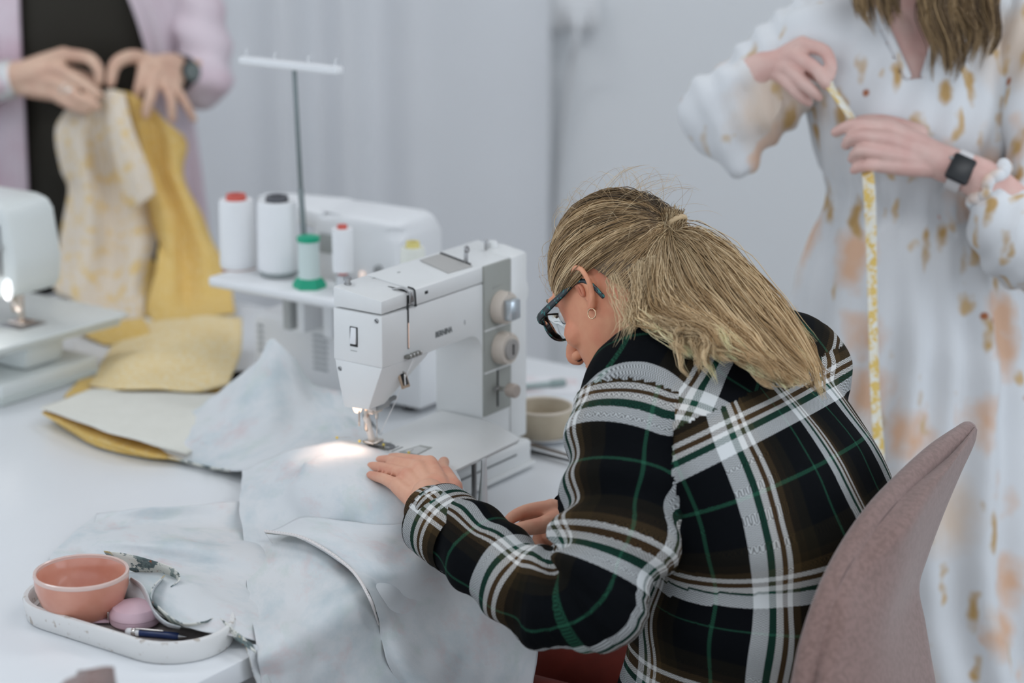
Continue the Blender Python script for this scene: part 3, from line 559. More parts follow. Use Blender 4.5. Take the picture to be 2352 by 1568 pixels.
# curled printed edges
def ribbon(nm, top, bot, n, m=(WFP, WF)): 
    a, b = cm([pt(c) for c in top], n)-wo, cm([pt(c) for c in bot], n)-wo
    G = np.array([a*(1-k)+b*k for k in np.linspace(0, 1, 5)]); return sheet(nm, G, m, wf, .0012)
ribbon('curled_edge', [(238, 1266, .793), (290, 1272, .797), (350, 1288, .799), (398, 1306, .799), (412, 1328, .795), (392, 1346, .79)], [(246, 1278, .782), (300, 1310, .775), (345, 1322, .768), (385, 1335, .768), (400, 1345, .77), (388, 1352, .776)], 8)
ribbon('curled_edge', [(378, 1320, .800), (352, 1345, .800), (344, 1372, .796), (362, 1392, .79), (385, 1412, .785), (420, 1432, .780), (470, 1428, .776), (500, 1418, .772), (535, 1445, .768), (580, 1478, .762)],
       [(372, 1330, .785), (350, 1362, .78), (350, 1390, .777), (372, 1412, .772), (400, 1436, .768), (440, 1444, .762), (475, 1442, .76), (505, 1440, .758), (540, 1468, .757), (588, 1500, .756)], 7)
ribbon('curled_edge', [(300, 1326, .79), (325, 1342, .79), (340, 1368, .788), (352, 1400, .783), (380, 1428, .778), (415, 1440, .77)], [(296, 1332, .775), (318, 1360, .77), (338, 1392, .766), (358, 1420, .762), (385, 1440, .76), (412, 1446, .757)], 7, (WF, WFP))
ribbon('hanging_edge', [(562, 1478, .758), (572, 1510, Y, -.012), (580, 1545, Y, -.014), (592, 1580, Y, -.016), (600, 1640, Y, -.018)], [(592, 1480, .757), (600, 1512, Y, -.016), (612, 1545, Y, -.018), (628, 1580, Y, -.02), (640, 1640, Y, -.022)], 8)
# back of the same cloth: tented heap behind the needle
B = [[(400, 968, .748), (500, 905, .80), (590, 828, .87), (625, 777, .905), (668, 815, .885), (722, 885, .83), (780, 900, .83), (835, 950, .836)],
     [(340, 1000, .75), (450, 960, .772), (560, 905, .83), (618, 868, .858), (672, 890, .842), (722, 920, .822), (780, 945, .83), (845, 985, .8425)],
     [(302, 1022, .75), (420, 1015, .765), (530, 1000, .785), (612, 985, .80), (682, 985, .80), (742, 985, .815), (792, 990, .835), (855, 1005, .8435)],
     [(292, 1034, .745), (400, 1052, .748), (480, 1072, .748), (540, 1081, .758), (620, 1062, .79), (690, 1036, .836), (760, 1026, .8425), (845, 1024, .8435)]]
Bc = ctl(B); back = [p+EV*.06*(i not in (0,))+V(0, 0, -1)*max(0, p[2]-.76)*.8 for i, p in enumerate(Bc[0])]
G = grid_interp([back]+Bc, 14, 12)-wo; sheet('fabric_heap', G, (WF, WF), wf, .0012, wr(G, 15, .006, 3))
# front hem of the heap with a peek of the printed face
ribbon('heap_edge', [(290, 1028, .749), (330, 1038, .750), (400, 1052, .752), (480, 1072, .752), (530, 1080, .756)], [(294, 1034, .744), (335, 1046, .744), (402, 1058, .744), (480, 1078, .744), (528, 1085, .745)], 8)
# pins
for i, (u, v, z) in enumerate(((774, 1008, .847), (826, 1016, .847), (881, 1024, .8425), (939, 1042, .8425))):
    t = empty('sewing_pin', Zp(u, v, z), .4+.3*i, ['yellow-headed pin furthest left of the presser foot', 'yellow-headed pin close left of the presser foot', 'yellow-headed pin at the needle plate', 'yellow-headed pin by the bobbin hatch'][i], 'pin', 'yellow-headed pins')
    lathe('pin_head', [(0, 0), (.0016, .0005), (.0023, .002), (.0016, .0036), (0, .004)], mat('yellow_bead', (.75, .58, .12, 1), .3), t, 12); tube('pin_shaft', [(0, 0, .002), (.02, 0, .0006)], .0004, CHROME, t, 6)
# --- cream panel with yellow underside
cp = empty('cream_fabric', Zp(300, 960, TZ), 0, 'folded cream fabric panel with yellow underside lying on the table', 'fabric'); wo = np.array(cp.location); wf_, wf = wf, cp
C1 = [[(212, 892, .757), (330, 896, .763), (450, 903, .765), (580, 900, .76)], [(140, 920, .765), (280, 930, .775), (400, 945, .775), (545, 965, .77)], [(90, 937, .768), (195, 972, .778), (305, 1008, .776), (430, 1045, .758)]]
wsheet('top_layer', C1, 10, 10, .003, 12, 2, (CRF, YF))
C2 = [[(215, 905, .747), (330, 915, .747), (450, 925, .747), (560, 930, .747)], [(100, 942, .764), (215, 985, .762), (320, 1020, .758), (430, 1046, .750)], [(120, 965, .746), (215, 1022, .744), (330, 1050, .744), (400, 1056, .743)]]
wsheet('yellow_layer', C2, 10, 10, .002, 12, 4, (YF, YF))
# --- yellow fabric held by the person on the left
yf = empty('yellow_fabric', Zp(350, 850, TZ), 0, 'yellow and cream printed fabric held up by two hands and trailing onto the table', 'fabric'); wo = np.array(yf.location); wf = yf
DL = [[(150, 250, 4.36), (195, 245, 4.34), (232, 225, 4.33), (250, 205, 4.32), (285, 212, 4.33)],
      [(128, 300, 4.36), (180, 300, 4.32), (225, 300, 4.34), (262, 300, 4.31), (310, 310, 4.34)],
      [(138, 390, 4.36), (195, 390, 4.31), (240, 395, 4.35), (290, 390, 4.31), (335, 400, 4.34)],
      [(156, 440, 4.36), (205, 460, 4.30), (255, 465, 4.34), (305, 470, 4.30), (345, 470, 4.34)],
      [(138, 560, 4.32), (200, 570, 4.26), (260, 570, 4.30), (315, 560, 4.26), (362, 545, 4.32)],
      [(122, 655, 4.26), (180, 680, 4.20), (245, 690, 4.22), (300, 690, 4.19), (335, 650, 4.24)],
      [(165, 690, 4.22), (220, 720, 4.16), (270, 740, 4.14), (310, 750, 4.12), (330, 735, 4.14)]]
wsheet('cream_side', DL, 10, 10, .006, 9, 2, (CF, YF), .002)
DM = [[(240, 208, 4.30), (262, 206, 4.29), (285, 212, 4.29)], [(252, 300, 4.28), (278, 300, 4.26), (308, 300, 4.27)], [(270, 390, 4.26), (305, 385, 4.24), (338, 375, 4.25)], [(298, 484, 4.25), (328, 466, 4.23), (358, 444, 4.24)]]
wsheet('cream_lapel', DM, 10, 10, .002, 9, 7, (CF, YF), .002)
DR = [[(262, 208, 4.33), (300, 215, 4.30), (335, 238, 4.31), (372, 275, 4.30), (426, 312, 4.30)],
      [(275, 290, 4.34), (320, 300, 4.31), (360, 320, 4.33), (395, 330, 4.31), (430, 335, 4.32)],
      [(300, 390, 4.35), (340, 400, 4.31), (375, 405, 4.34), (405, 405, 4.31), (420, 405, 4.34)],
      [(335, 480, 4.34), (370, 480, 4.29), (410, 490, 4.31), (440, 490, 4.28), (468, 500, 4.31)],
      [(360, 545, 4.30), (395, 580, 4.24), (430, 600, 4.26), (470, 590, 4.23), (504, 580, 4.27)],
      [(365, 580, 4.26), (400, 640, 4.20), (430, 680, 4.20), (475, 680, 4.17), (530, 650, 4.22)],
      [(330, 735, 4.16), (370, 748, 4.08), (420, 735, 4.06), (480, 730, 4.06), (540, 722, 4.10)]]
wsheet('yellow_side', DR, 10, 10, .009, 8, 12, (YF, YF), .002)
DI = [[(340, 590, 4.27), (375, 610, 4.30), (410, 630, 4.28)], [(322, 660, 4.22), (365, 670, 4.25), (412, 680, 4.22)], [(325, 740, 4.14), (360, 750, 4.15), (405, 742, 4.14)]]
wsheet('inner_fold', DI, 8, 8, .003, 9, 5, (YF, YF), .002)
DT = [[(165, 760, .745), (270, 745, .752), (370, 735, .765), (470, 725, .80), (556, 728, .80)],
      [(250, 780, .745), (315, 790, .765), (390, 770, .785), (480, 765, .80), (556, 770, .79)],
      [(235, 830, .748), (290, 835, .775), (380, 820, .785), (470, 820, .785), (552, 815, .775)],
      [(205, 885, .750), (280, 893, .768), (370, 892, .775), (460, 895, .772), (525, 880, .765)]]
wsheet('table_fold', DT, 10, 10, .004, 9, 15, (YF2, YF), .002)
DB = [[(195, 860, .744), (290, 870, .746), (400, 870, .748), (530, 860, .75)], [(150, 908, .744), (270, 902, .748), (390, 905, .752), (500, 900, .752)], [(152, 913, .743), (270, 906, .744), (390, 910, .745), (490, 906, .745)]]
wsheet('under_fold', DB, 10, 10, .002, 9, 15, (YF, YF), .002)
DF = [[(180, 755, .752), (250, 740, .765), (330, 730, .775)], [(200, 772, .748), (270, 765, .760), (340, 750, .772)], [(240, 790, .745), (290, 785, .752), (345, 770, .765)]]
wsheet('side_fold', DF, 8, 8, .003, 9, 25, (YF, YF), .002)
wf = wf_
# ---------------------------------------------------------------- tray with bowl, tape measure and pen
tc = Zp(296, 1440, TZ); tr = empty('tray', tc, AZ-math.pi/2, 'speckled white boat-shaped tray at the front left of the table', 'tray')
TERZ = mat('speckled_stone', (.74, .735, .72, 1), .6, noise=(85, (.50, .45, .40, 1), .60, .68), bump=(90, .12, .0008))
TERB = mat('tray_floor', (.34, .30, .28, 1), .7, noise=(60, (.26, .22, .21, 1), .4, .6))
def stad(hl, hw, n=18):
    o = []
    for i in range(n+1): a = -math.pi/2+math.pi*i/n; o.append((hl-hw+hw*math.cos(a), hw*math.sin(a)))
    for i in range(n+1): a = math.pi/2+math.pi*i/n; o.append((-hl+hw+hw*math.cos(a), hw*math.sin(a)))
    return o
prof = [(-.004, .0), (0, .003), (.003, .0265), (.001, .029), (-.004, .029), (-.0065, .026), (-.0075, .011), (-.012, .008)]
base = stad(.150, .070); v = []; n = len(base); f = []
for off, z in prof:
    for x, y in stad(.150+off, .070+off): v.append((x, y, z))
for k in range(len(prof)-1):
    for i in range(n): f.append((k*n+i, k*n+(i+1) % n, (k+1)*n+(i+1) % n, (k+1)*n+i))
f.append(tuple(range(n))[::-1]); mk('tray_wall', v, f, TERZ, tr, auto=50)
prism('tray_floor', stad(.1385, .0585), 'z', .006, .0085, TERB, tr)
PK = mat('salmon_glaze', (.66, .31, .22, 1), .28, noise=(22, (.60, .25, .17, 1), .4, .65), bump=(40, .08, .001), coat=.3)
bo = empty('glazed_bowl', Zp(192, 1412, TZ+.0085), 0, 'salmon pink glazed ceramic bowl with a pale rim in the speckled tray', 'bowl')
lathe('bowl_body', [(0, .0015), (.030, .0), (.034, .001), (.043, .008), (.052, .022), (.0575, .040), (.0585, .056), (.0565, .0575), (.0545, .055), (.053, .042), (.047, .024), (.036, .011), (0, .006)], PK, bo, 64)
lathe('bowl_rim', [(.0545, .0545), (.0565, .0545), (.0588, .0545), (.0592, .0565), (.0585, .0590), (.0565, .0598), (.0548, .0585), (.0545, .0545)], mat('pale_pink_glaze', (.70, .52, .46, 1), .25, coat=.3), bo, 64)
PNK = mat('pink_leatherette', (.66, .46, .52, 1), .5, bump=(250, .08, .0005))
tm = empty('tape_measure', Zp(312, 1430, TZ+.0088), -.12, 'round pink tape measure case with a snap strap in the speckled tray', 'tape measure')
lathe('case_bottom', [(0, 0), (.027, 0), (.0315, .004), (.0322, .0112), (0, .0112)], PNK, tm, 44); lathe('case_top', [(0, .0117), (.0322, .0117), (.0318, .0155), (.027, .0225), (.014, .0255), (0, .026)], PNK, tm, 44)
hull('strap', [(-.030, -.012, .003), (-.030, .010, .003), (-.066, -.014, .001), (-.072, .0, .001), (-.066, .010, .001), (-.030, -.012, .0065), (-.030, .010, .0065), (-.066, -.014, .0045), (-.072, .0, .0045), (-.066, .010, .0045)], PNK, tm, .001)
lathe('snap_button', [(0, 0), (.0045, 0), (.0042, .002), (0, .003)], CHROME, tm, 18, TR(-.046, -.004, .006)); tube('snap_bar', [(-.0315, -.010, .0015), (-.0315, -.010, .016)], .0012, CHROME, tm)
a, b = Zp(296, 1450, TZ+.0135), Zp(425, 1462, TZ+.0135); d = unit(b-a); L = float(np.linalg.norm(b-a))
pe = empty('ballpoint_pen', a, math.atan2(d[1], d[0]), 'dark blue pen lying along the near side of the speckled tray', 'pen')
NAVY = mat('navy_plastic', (.012, .03, .11, 1), .3); tube('pen_barrel', [(.012, 0, 0), (L*.85, 0, 0)], .0046, NAVY, pe); tube('pen_tip', [(L*.85, 0, 0), (L*.95, 0, 0), (L*1.02, 0, 0)], [.004, .0022, .0008], STEEL, pe); tube('pen_end', [(0, 0, 0), (.013, 0, 0)], .0049, PLAST2, pe); tube('pen_ring', [(.006, 0, 0), (.008, 0, 0)], .0054, CHROME, pe); tube('pen_clip', [(.01, -.002, .0055), (.045, -.002, .006)], .0012, CHROME, pe)
# ---------------------------------------------------------------- people: shared builders
from mathutils.bvhtree import BVHTree
def skin(name, a, b):
    return mat(name, a, .48, noise=(26, b, .38, .66), bump=(420, .10, .0006), spec=.35)
def hand(G, wa, wb, chains, rads, r_mc=.0118):
    """wrist spans wa..wb; chains = 5 lists [knuckle .. tip] (thumb last)"""
    wa, wb = np.asarray(wa), np.asarray(wb); tot = []
    for i, (ch, rr) in enumerate(zip(chains, rads)):
        p = [pt(c) for c in ch]
        if i < 4:
            w = wa+(wb-wa)*(i+.3)/3.6; m = (w+p[0])/2
            G.tube([w, m, p[0]], [r_mc*1.05, r_mc*1.05, rr[0]*1.12], 12, sm=4)
        G.tube(p, rr, 12, sm=5); tot.append(p)
    for a, b in zip(tot[:3], tot[1:4]): G.tube([a[0], b[0]], .0085, 10); G.tube([(a[0]+wa)/2, (b[0]+(wa+wb)/2)/2], r_mc, 10)
    return tot
def vnormals(v, f):
    n = np.zeros_like(v); q = np.array([k for k in f if len(k) == 4]); t = np.array([k for k in f if len(k) == 3])
    for k in (q, t):
        if len(k):
            fn = np.cross(v[k[:, 1]]-v[k[:, 0]], v[k[:, -1]]-v[k[:, 0]])
            for c in range(k.shape[1]): np.add.at(n, k[:, c], fn)
    return n/(np.linalg.norm(n, axis=1)[:, None]+1e-12)
def chain_param(p, C, ref):
    """closest point on polyline: arclength, angle about it, distance"""
    C = np.asarray(C); A, B = frames(C, ref); seg = np.diff(C, axis=0); L = np.linalg.norm(seg, axis=1); cum = np.concatenate([[0], np.cumsum(L)])
    best = np.full(len(p), 1e9); S_ = np.zeros(len(p)); ang = np.zeros(len(p)); idx = np.zeros(len(p))
    for i in range(len(seg)):
        t = np.clip(((p-C[i])@seg[i])/(L[i]**2), 0, 1); q = C[i]+t[:, None]*seg[i]; d = p-q; dd = np.linalg.norm(d, axis=1)
        a = A[i][None]*(1-t[:, None])+A[i+1][None]*t[:, None]; b = B[i][None]*(1-t[:, None])+B[i+1][None]*t[:, None]
        m = dd < best-1e-9; best[m] = dd[m]; S_[m] = (cum[i]+t*L[i])[m]; idx[m] = (i+t)[m]; ang[m] = np.arctan2((d*b).sum(1), (d*a).sum(1))[m]
    return S_, ang, best, idx
def mk_fast(name, v, quads, m, parent=None, col=None):
    me = bpy.data.meshes.new(name); nq = len(quads); me.vertices.add(len(v)); me.vertices.foreach_set('co', np.asarray(v, np.float32).ravel())
    me.loops.add(nq*4); me.loops.foreach_set('vertex_index', np.asarray(quads, np.int32).ravel()); me.polygons.add(nq)
    me.polygons.foreach_set('loop_start', np.arange(nq, dtype=np.int32)*4); me.update(calc_edges=True); me.materials.append(m)
    me.polygons.foreach_set('use_smooth', [True]*nq)
    if col is not None:
        at = me.color_attributes.new('hair_col', 'FLOAT_COLOR', 'POINT'); at.data.foreach_set('color', np.column_stack([col, np.ones(len(col))]).astype(np.float32).ravel())
    me.validate(); return link(bpy.data.objects.new(name, me), parent)
def strands(name, Pn, rad, cols, m, parent=None, grad=(1, 1)):
    """Pn: (S,K,3) strand points -> three-sided tapered tubes joined into one hair mesh"""
    S_, K, _ = Pn.shape; t = np.gradient(Pn, axis=1); t /= np.linalg.norm(t, axis=2)[..., None]+1e-9
    a = np.cross(t, V(.31, .52, .79)); a /= np.linalg.norm(a, axis=2)[..., None]+1e-9; b = np.cross(t, a)
    tp = np.interp(np.linspace(0, 1, K), [0, .1, .75, 1], [.8, 1, 1, .15])[None, :]*np.asarray(rad).reshape(-1, 1); vs = []
    for k in range(3): an = 2*math.pi*k/3; vs.append(Pn+tp[..., None]*(math.cos(an)*a+math.sin(an)*b))
    v = np.stack(vs, 2).reshape(-1, 3); base = (np.arange(S_)[:, None]*K+np.arange(K-1)[None]).ravel()*3
    q = np.concatenate([np.stack([base+k, base+(k+1) % 3, base+3+(k+1) % 3, base+3+k], 1) for k in range(3)])
    return mk_fast(name, v, q, m, parent, np.clip((np.asarray(cols)[:, None, :]*np.linspace(grad[0], grad[1], K)[None, :, None]).repeat(3, axis=1).reshape(-1, 3), 0, .95))
def hairmat(name, rough=.36):
    m = bpy.data.materials.new(name); m.use_nodes = True; nt = m.node_tree; b = nt.nodes['Principled BSDF']; a = nt.nodes.new('ShaderNodeAttribute'); a.attribute_name = 'hair_col'
    nt.links.new(a.outputs['Color'], b.inputs['Base Color']); b.inputs['Roughness'].default_value = rough; b.inputs['Specular IOR Level'].default_value = .45; return m
def hcol(n, lo, hi, pw=1.0): t = RNG.random(n)**pw; lo, hi = np.array(lo[:3]), np.array(hi[:3]); return lo+(hi-lo)*t[:, None]
def guides(Gd, n, K, jit, lenvar=.25, wav=.004, clumps=0, tight=.35):
    """n strands interpolated between neighbouring guide curves, optionally gathered into locks; also returns lock index"""
    g = np.array([[np.array(x) for x in cm(np.array([pt(c) for c in q]), 12)[np.linspace(0, 12*(len(q)-1), 40).astype(int)]] for q in Gd])
    m = clumps or n; w = RNG.random(m)*(len(g)-1); i = np.minimum(w.astype(int), len(g)-2); f = (w-i)[:, None, None]; L = g[i]*(1-f)+g[i+1]*f
    s = np.linspace(0, 1, K)[None]*(1-lenvar*RNG.random(m)[:, None]**1.5); x = s*39; j = np.minimum(x.astype(int), 38); fr = (x-j)[..., None]
    out = np.take_along_axis(L, j[..., None].repeat(3, 2), 1)*(1-fr)+np.take_along_axis(L, (j+1)[..., None].repeat(3, 2), 1)*fr
    amp = np.linspace(.15, 1, K)[None, :, None]; out = out+RNG.normal(size=(m, 1, 3))*jit*amp
    out = out+wav*amp*np.sin(s[..., None]*9*(.7+.6*RNG.random((m, 1, 1)))+RNG.random((m, 1, 3))*6.28)+wav*.3*np.sin(s[..., None]*31+RNG.random((m, 1, 3))*6.28)
    if not clumps: return out
    c = RNG.integers(0, m, n); sh = np.linspace(0, 1, K)[None, :, None]; spread = jit*tight*(1.0+1.2*np.sin(np.pi*sh)-.5*sh)
    st = 1-.10*RNG.random((n, 1)); xx = np.linspace(0, K-1, K)[None]*st; jj = np.minimum(xx.astype(int), K-2); ff = (xx-jj)[..., None]; o = out[c]
    o = np.take_along_axis(o, jj[..., None].repeat(3, 2), 1)*(1-ff)+np.take_along_axis(o, (jj+1)[..., None].repeat(3, 2), 1)*ff
    return o+RNG.normal(size=(n, 1, 3))*spread+.0009*np.sin(sh*17+RNG.random((n, 1, 3))*6.28), c
HEAD_LV = [(.1175, .008, -.040, .022), (.110, .042, -.070, .045), (.092, .068, -.090, .061), (.062, .083, -.102, .0715), (.032, .0865, -.103, .074), (.004, .0855, -.097, .0725), (-.026, .086, -.083, .068), (-.052, .0855, -.058, .0615), (-.078, .082, -.030, .050), (-.098, .074, .0, .034), (-.106, .060, .020, .018)]
def head_geo(G, O, R, neck):
    """head in its own frame (x her right, y forward, z up), turned by R and moved to O; neck = world points + radii"""
    L = lambda *a: np.asarray(O)+R@V(*a)
    G.rings([(L(0, (yf+yb)/2, z), R@V(w, 0, 0), R@V(0, (yf-yb)/2, 0)) for z, yf, yb, w in HEAD_LV], 28, 3, 2.25)
    G.tube([L(0, .084, .022), L(0, .099, -.004), L(0, .114, -.028), L(0, .110, -.036)], [.006, .0078, .0110, .0095], 10, sm=4)
    for s in (-1, 1):
        G.ell(L(s*.0125, .098, -.036), np.array([R@V(.0075, 0, 0), R@V(0, .011, 0), R@V(0, 0, .0075)]), 10)
        G.ell(L(s*.042, .050, -.022), np.array([R@V(.023, 0, 0), R@V(0, .028, 0), R@V(0, 0, .024)]), 14)
        G.tube([L(s*.012, .0855, .033), L(s*.034, .083, .037), L(s*.055, .068, .030)], .0065, 8, sm=3)
        # ear: shell, rim, lobe
        G.ell(L(s*.0765, -.012, .010), np.array([R@V(.0045, 0, 0), R@V(0, .0125, .003), R@V(0, -.004, .023)]), 14)
        G.tube([L(s*.074, .006, .018), L(s*.079, .002, .032), L(s*.083, -.010, .039), L(s*.087, -.022, .031), L(s*.086, -.024, .014), L(s*.081, -.017, -.003), L(s*.077, -.006, -.014), L(s*.0745, .0, -.013)], [.003, .0036, .004, .004, .0038, .0038, .0055, .004], 8, sm=4)
    G.tube([L(-.022, .080, -.060), L(-.008, .0905, -.056), L(.008, .0905, -.056), L(.022, .080, -.060)], [.003, .0055, .0055, .003], 8, sm=3)
    G.tube([L(-.019, .081, -.064), L(0, .089, -.067), L(.019, .081, -.064)], [.003, .006, .003], 8, sm=3)
    G.ell(L(0, .074, -.092), np.array([R@V(.020, 0, 0), R@V(0, .016, 0), R@V(0, 0, .015)]), 12)
    G.tube(neck[0], neck[1], 18, sm=4)
def face_bits(O, R, par, irisc=(.12, .2, .25, 1), brow=(.2, .14, .08, 1)):
    L = lambda *a: np.asarray(O)+R@V(*a); EW = mat('eye_white', (.75, .74, .72, 1), .2); o = np.array(par.location)
    for s in (-1, 1):
        g = Geo(); g.ell(L(s*.031, .072, .012)-o, .0125*R.T, 14); g.obj('eyeball', EW, par)
        g = Geo(); g.ell(L(s*.031, .0815, .008)-o, np.array([R@V(.0055, 0, 0), R@V(0, .0036, 0), R@V(0, 0, .0055)]), 12); g.obj('iris', mat('iris_grey_blue', irisc, .2), par)
        g = Geo(); g.tube([L(s*.016, .0835, .014)-o, L(s*.031, .0865, .018)-o, L(s*.047, .078, .012)-o], .0016, 6, sm=3); g.obj('eyelashes', mat('lash', (.05, .035, .025, 1), .6), par)
        g = Geo(); g.tube([L(s*.014, .0905, .034)-o, L(s*.035, .0895, .041)-o, L(s*.054, .073, .034)-o], [.002, .003, .0015], 6, sm=3); g.obj('eyebrow', mat('brow_%d' % int(brow[0]*100), brow, .7), par)
def person(name_label, loc):
    return empty('person', loc, 0, name_label, 'person')
def body_obj(par, pieces, m):
    """pieces = list of (Geo, voxel, smooth) fused and joined into the one body mesh"""
    g = Geo(); o = np.array(par.location); mi = []
    for q in pieces: v, f = q[0].remesh(q[1], q[2]); g.add(v-o, f); mi += [q[3] if len(q) > 3 else 0]*len(f)
    b = g.obj('body', m, par); b.data.polygons.foreach_set('material_index', mi); return b
# ---------------------------------------------------------------- plaid flannel
def plaid():
    m = bpy.data.materials.new('plaid_flannel'); m.use_nodes = True; nt = m.node_tree; N = nt.nodes; Lk = nt.links.new; b = N['Principled BSDF']
    b.inputs['Roughness'].default_value = .95; b.inputs['Specular IOR Level'].default_value = .1; b.inputs['Sheen Weight'].default_value = .0
    tc = N.new('ShaderNodeTexCoord'); sp = N.new('ShaderNodeSeparateXYZ'); Lk(tc.outputs['UV'], sp.inputs[0])
    def M(op, a, c=None, d=None):
        n = N.new('ShaderNodeMath'); n.operation = op
        for i, x in enumerate((a, c, d)):
            if x is None: continue
            if isinstance(x, (int, float)): n.inputs[i].default_value = x
            else: Lk(x, n.inputs[i])
        return n.outputs[0]
    stops = [(0, (.020, .014, .007)), (.06, (.060, .038, .016)), (.115, (.70, .69, .66)), (.150, (.085, .048, .020)), (.185, (.70, .69, .66)), (.232, (.012, .055, .036)), (.278, (.62, .64, .64)), (.385, (.0022, .003, .0042)), (.62, (.018, .085, .050)), (.645, (.0022, .003, .0042)), (.90, (.012, .010, .006))]
    def ramp(x):
        r = N.new('ShaderNodeValToRGB'); cr = r.color_ramp; cr.interpolation = 'CONSTANT'
        for i, (p, c) in enumerate(stops):
            e = cr.elements[0] if i == 0 else (cr.elements[1] if i == 1 else cr.elements.new(p)); e.position = p; e.color = (*c, 1)
        Lk(x, r.inputs[0]); return r.outputs[0]
    PER = .166
    wu = ramp(M('FRACT', M('DIVIDE', sp.outputs[0], PER))); wv = ramp(M('FRACT', M('DIVIDE', sp.outputs[1], PER)))
    zz = M('PINGPONG', M('MULTIPLY', sp.outputs[0], 1/.0030), 1.0); tw = M('FRACT', M('ADD', M('MULTIPLY', sp.outputs[1], 1/.0027), zz))
    mask = M('ADD', M('MULTIPLY', M('GREATER_THAN', tw, .5), .50), .25)
    x = N.new('ShaderNodeMix'); x.data_type = 'RGBA'; Lk(mask, x.inputs[0]); Lk(wu, x.inputs[6]); Lk(wv, x.inputs[7]); Lk(x.outputs[2], b.inputs['Base Color'])
    nz = N.new('ShaderNodeTexNoise'); nz.inputs['Scale'].default_value = 900; Lk(tc.outputs['UV'], nz.inputs['Vector'])
    bp = N.new('ShaderNodeBump'); bp.inputs['Strength'].default_value = .35; bp.inputs['Distance'].default_value = .0008; Lk(nz.outputs[0], bp.inputs['Height']); Lk(bp.outputs[0], b.inputs['Normal'])
    return m
def set_corner_uv(o, reg, params, scale):
    """per-corner uv from per-region (arclength, angle) with the angle unwrapped inside each face"""
    me = o.data; l = me.uv_layers.new(name='UVMap'); nl = len(me.loops); vi = np.zeros(nl, int); me.loops.foreach_get('vertex_index', vi)
    ls = np.zeros(len(me.polygons), int); lt = np.zeros(len(me.polygons), int); me.polygons.foreach_get('loop_start', ls); me.polygons.foreach_get('loop_total', lt); fi = np.repeat(np.arange(len(ls)), lt)
    uv = np.zeros((nl, 2)); first = vi[ls][fi]
    for r, (S_, ang) in enumerate(params):
        k = reg[fi] == r; a0 = ang[first]; d = (ang[vi]-a0+math.pi) % (2*math.pi)-math.pi; rr, ou, ov, rotd = scale[r]
        q = np.column_stack([(a0+d)*rr+ou, S_[vi]+ov]); c_, s_ = math.cos(rotd), math.sin(rotd); q = np.column_stack([q[:, 0]*c_-q[:, 1]*s_, q[:, 0]*s_+q[:, 1]*c_]); uv[k] = q[k]
    l.data.foreach_set('uv', uv.ravel())
# ---------------------------------------------------------------- seated woman
PLAID = plaid()
SK1 = skin('skin_seated', (.72, .39, .26, 1), (.66, .29, .19, 1))
FWD = -V(NV[0]*-1, NV[1]*-1, 0); FWD = NV.copy()                       # she faces across the table
hips = V(.40, 2.545, 0)
ps = person('seated woman in a green and black plaid flannel shirt with blonde ponytail and glasses, sewing', (.40, 2.545, 0)); po = np.array(ps.location)
TOR = [(.322, 2.555, .46, .182, .205), (.324, 2.557, .55, .182, .200), (.330, 2.570, .66, .185, .175), (.342, 2.586, .78, .192, .150), (.328, 2.597, .89, .196, .128), (.292, 2.622, .97, .194, .112), (.265, 2.64, 1.025, .165, .090), (.245, 2.655, 1.060, .115, .072), (.232, 2.662, 1.085, .070, .060)]
LS = [(1478, 900, 2.705, .074), (1452, 1000, 2.67, .077), (1430, 1130, 2.64, .073), (1405, 1265, 2.61, .071), (1345, 1375, 2.60, .067), (1235, 1365, 2.64, .058), (1130, 1290, 2.685, .052), (1050, 1228, 2.735, .048), (1010, 1198, 2.765, .045)]
RS = [(1835, 860, 2.875, .076), (1790, 960, 2.93, .072), (1690, 1110, 2.98, .066), (1560, 1170, 2.97, .058), (1430, 1190, 2.93, .050), (1335, 1200, 2.90, .044)]
def tor(sc): return [(V(x, y, z), EV*w*sc, FWD*d*sc) for x, y, z, w, d in TOR]
def sl(A, sc=1., n=6): q = cm(np.array([list(P(*a[:3]))+[a[3]*sc] for a in A]), n); return q[:, :3], q[:, 3]
sg = Geo(); sg.rings(tor(1.0), 40, 4, 2.25)
lp, lr = sl(LS); rp, rr = sl(RS); sg.add(*tube_geo(lp, lr, 24)); sg.add(*tube_geo(rp, rr, 24))
sg.tube([P(1600, 850, 2.73), P(1500, 880, 2.70), P(1465, 930, 2.69)], [.075, .080, .076], 20, sm=3); sg.tube([P(1730, 830, 2.80), P(1820, 850, 2.86)], [.075, .075], 20)
sv, sf = sg.remesh(.0046, 12)
# regions: torso 0, yoke 1, left sleeve 2, right sleeve 3
tc_ = np.array([t[0] for t in tor(1)])[::-1]; tS, tA, tD, tI = chain_param(sv, cm(tc_, 4), -FWD)
lS, lA, lD, lI = chain_param(sv, lp, V(1, 0, .3)); rS, rA, rD, rI = chain_param(sv, rp, V(1, 0, .3))
lrad = np.interp(lI, np.arange(len(lr)), lr); rrad = np.interp(rI, np.arange(len(rr)), rr)
nrm = vnormals(sv, sf)
vreg = np.zeros(len(sv), int); inl = (lD < lrad*1.10) & (lS > .035); inr = (rD < rrad*1.10) & (rS > .035); yk = (tS < .105) & ~inl & ~inr
vreg[yk] = 1; vreg[inl] = 2; vreg[inr] = 3
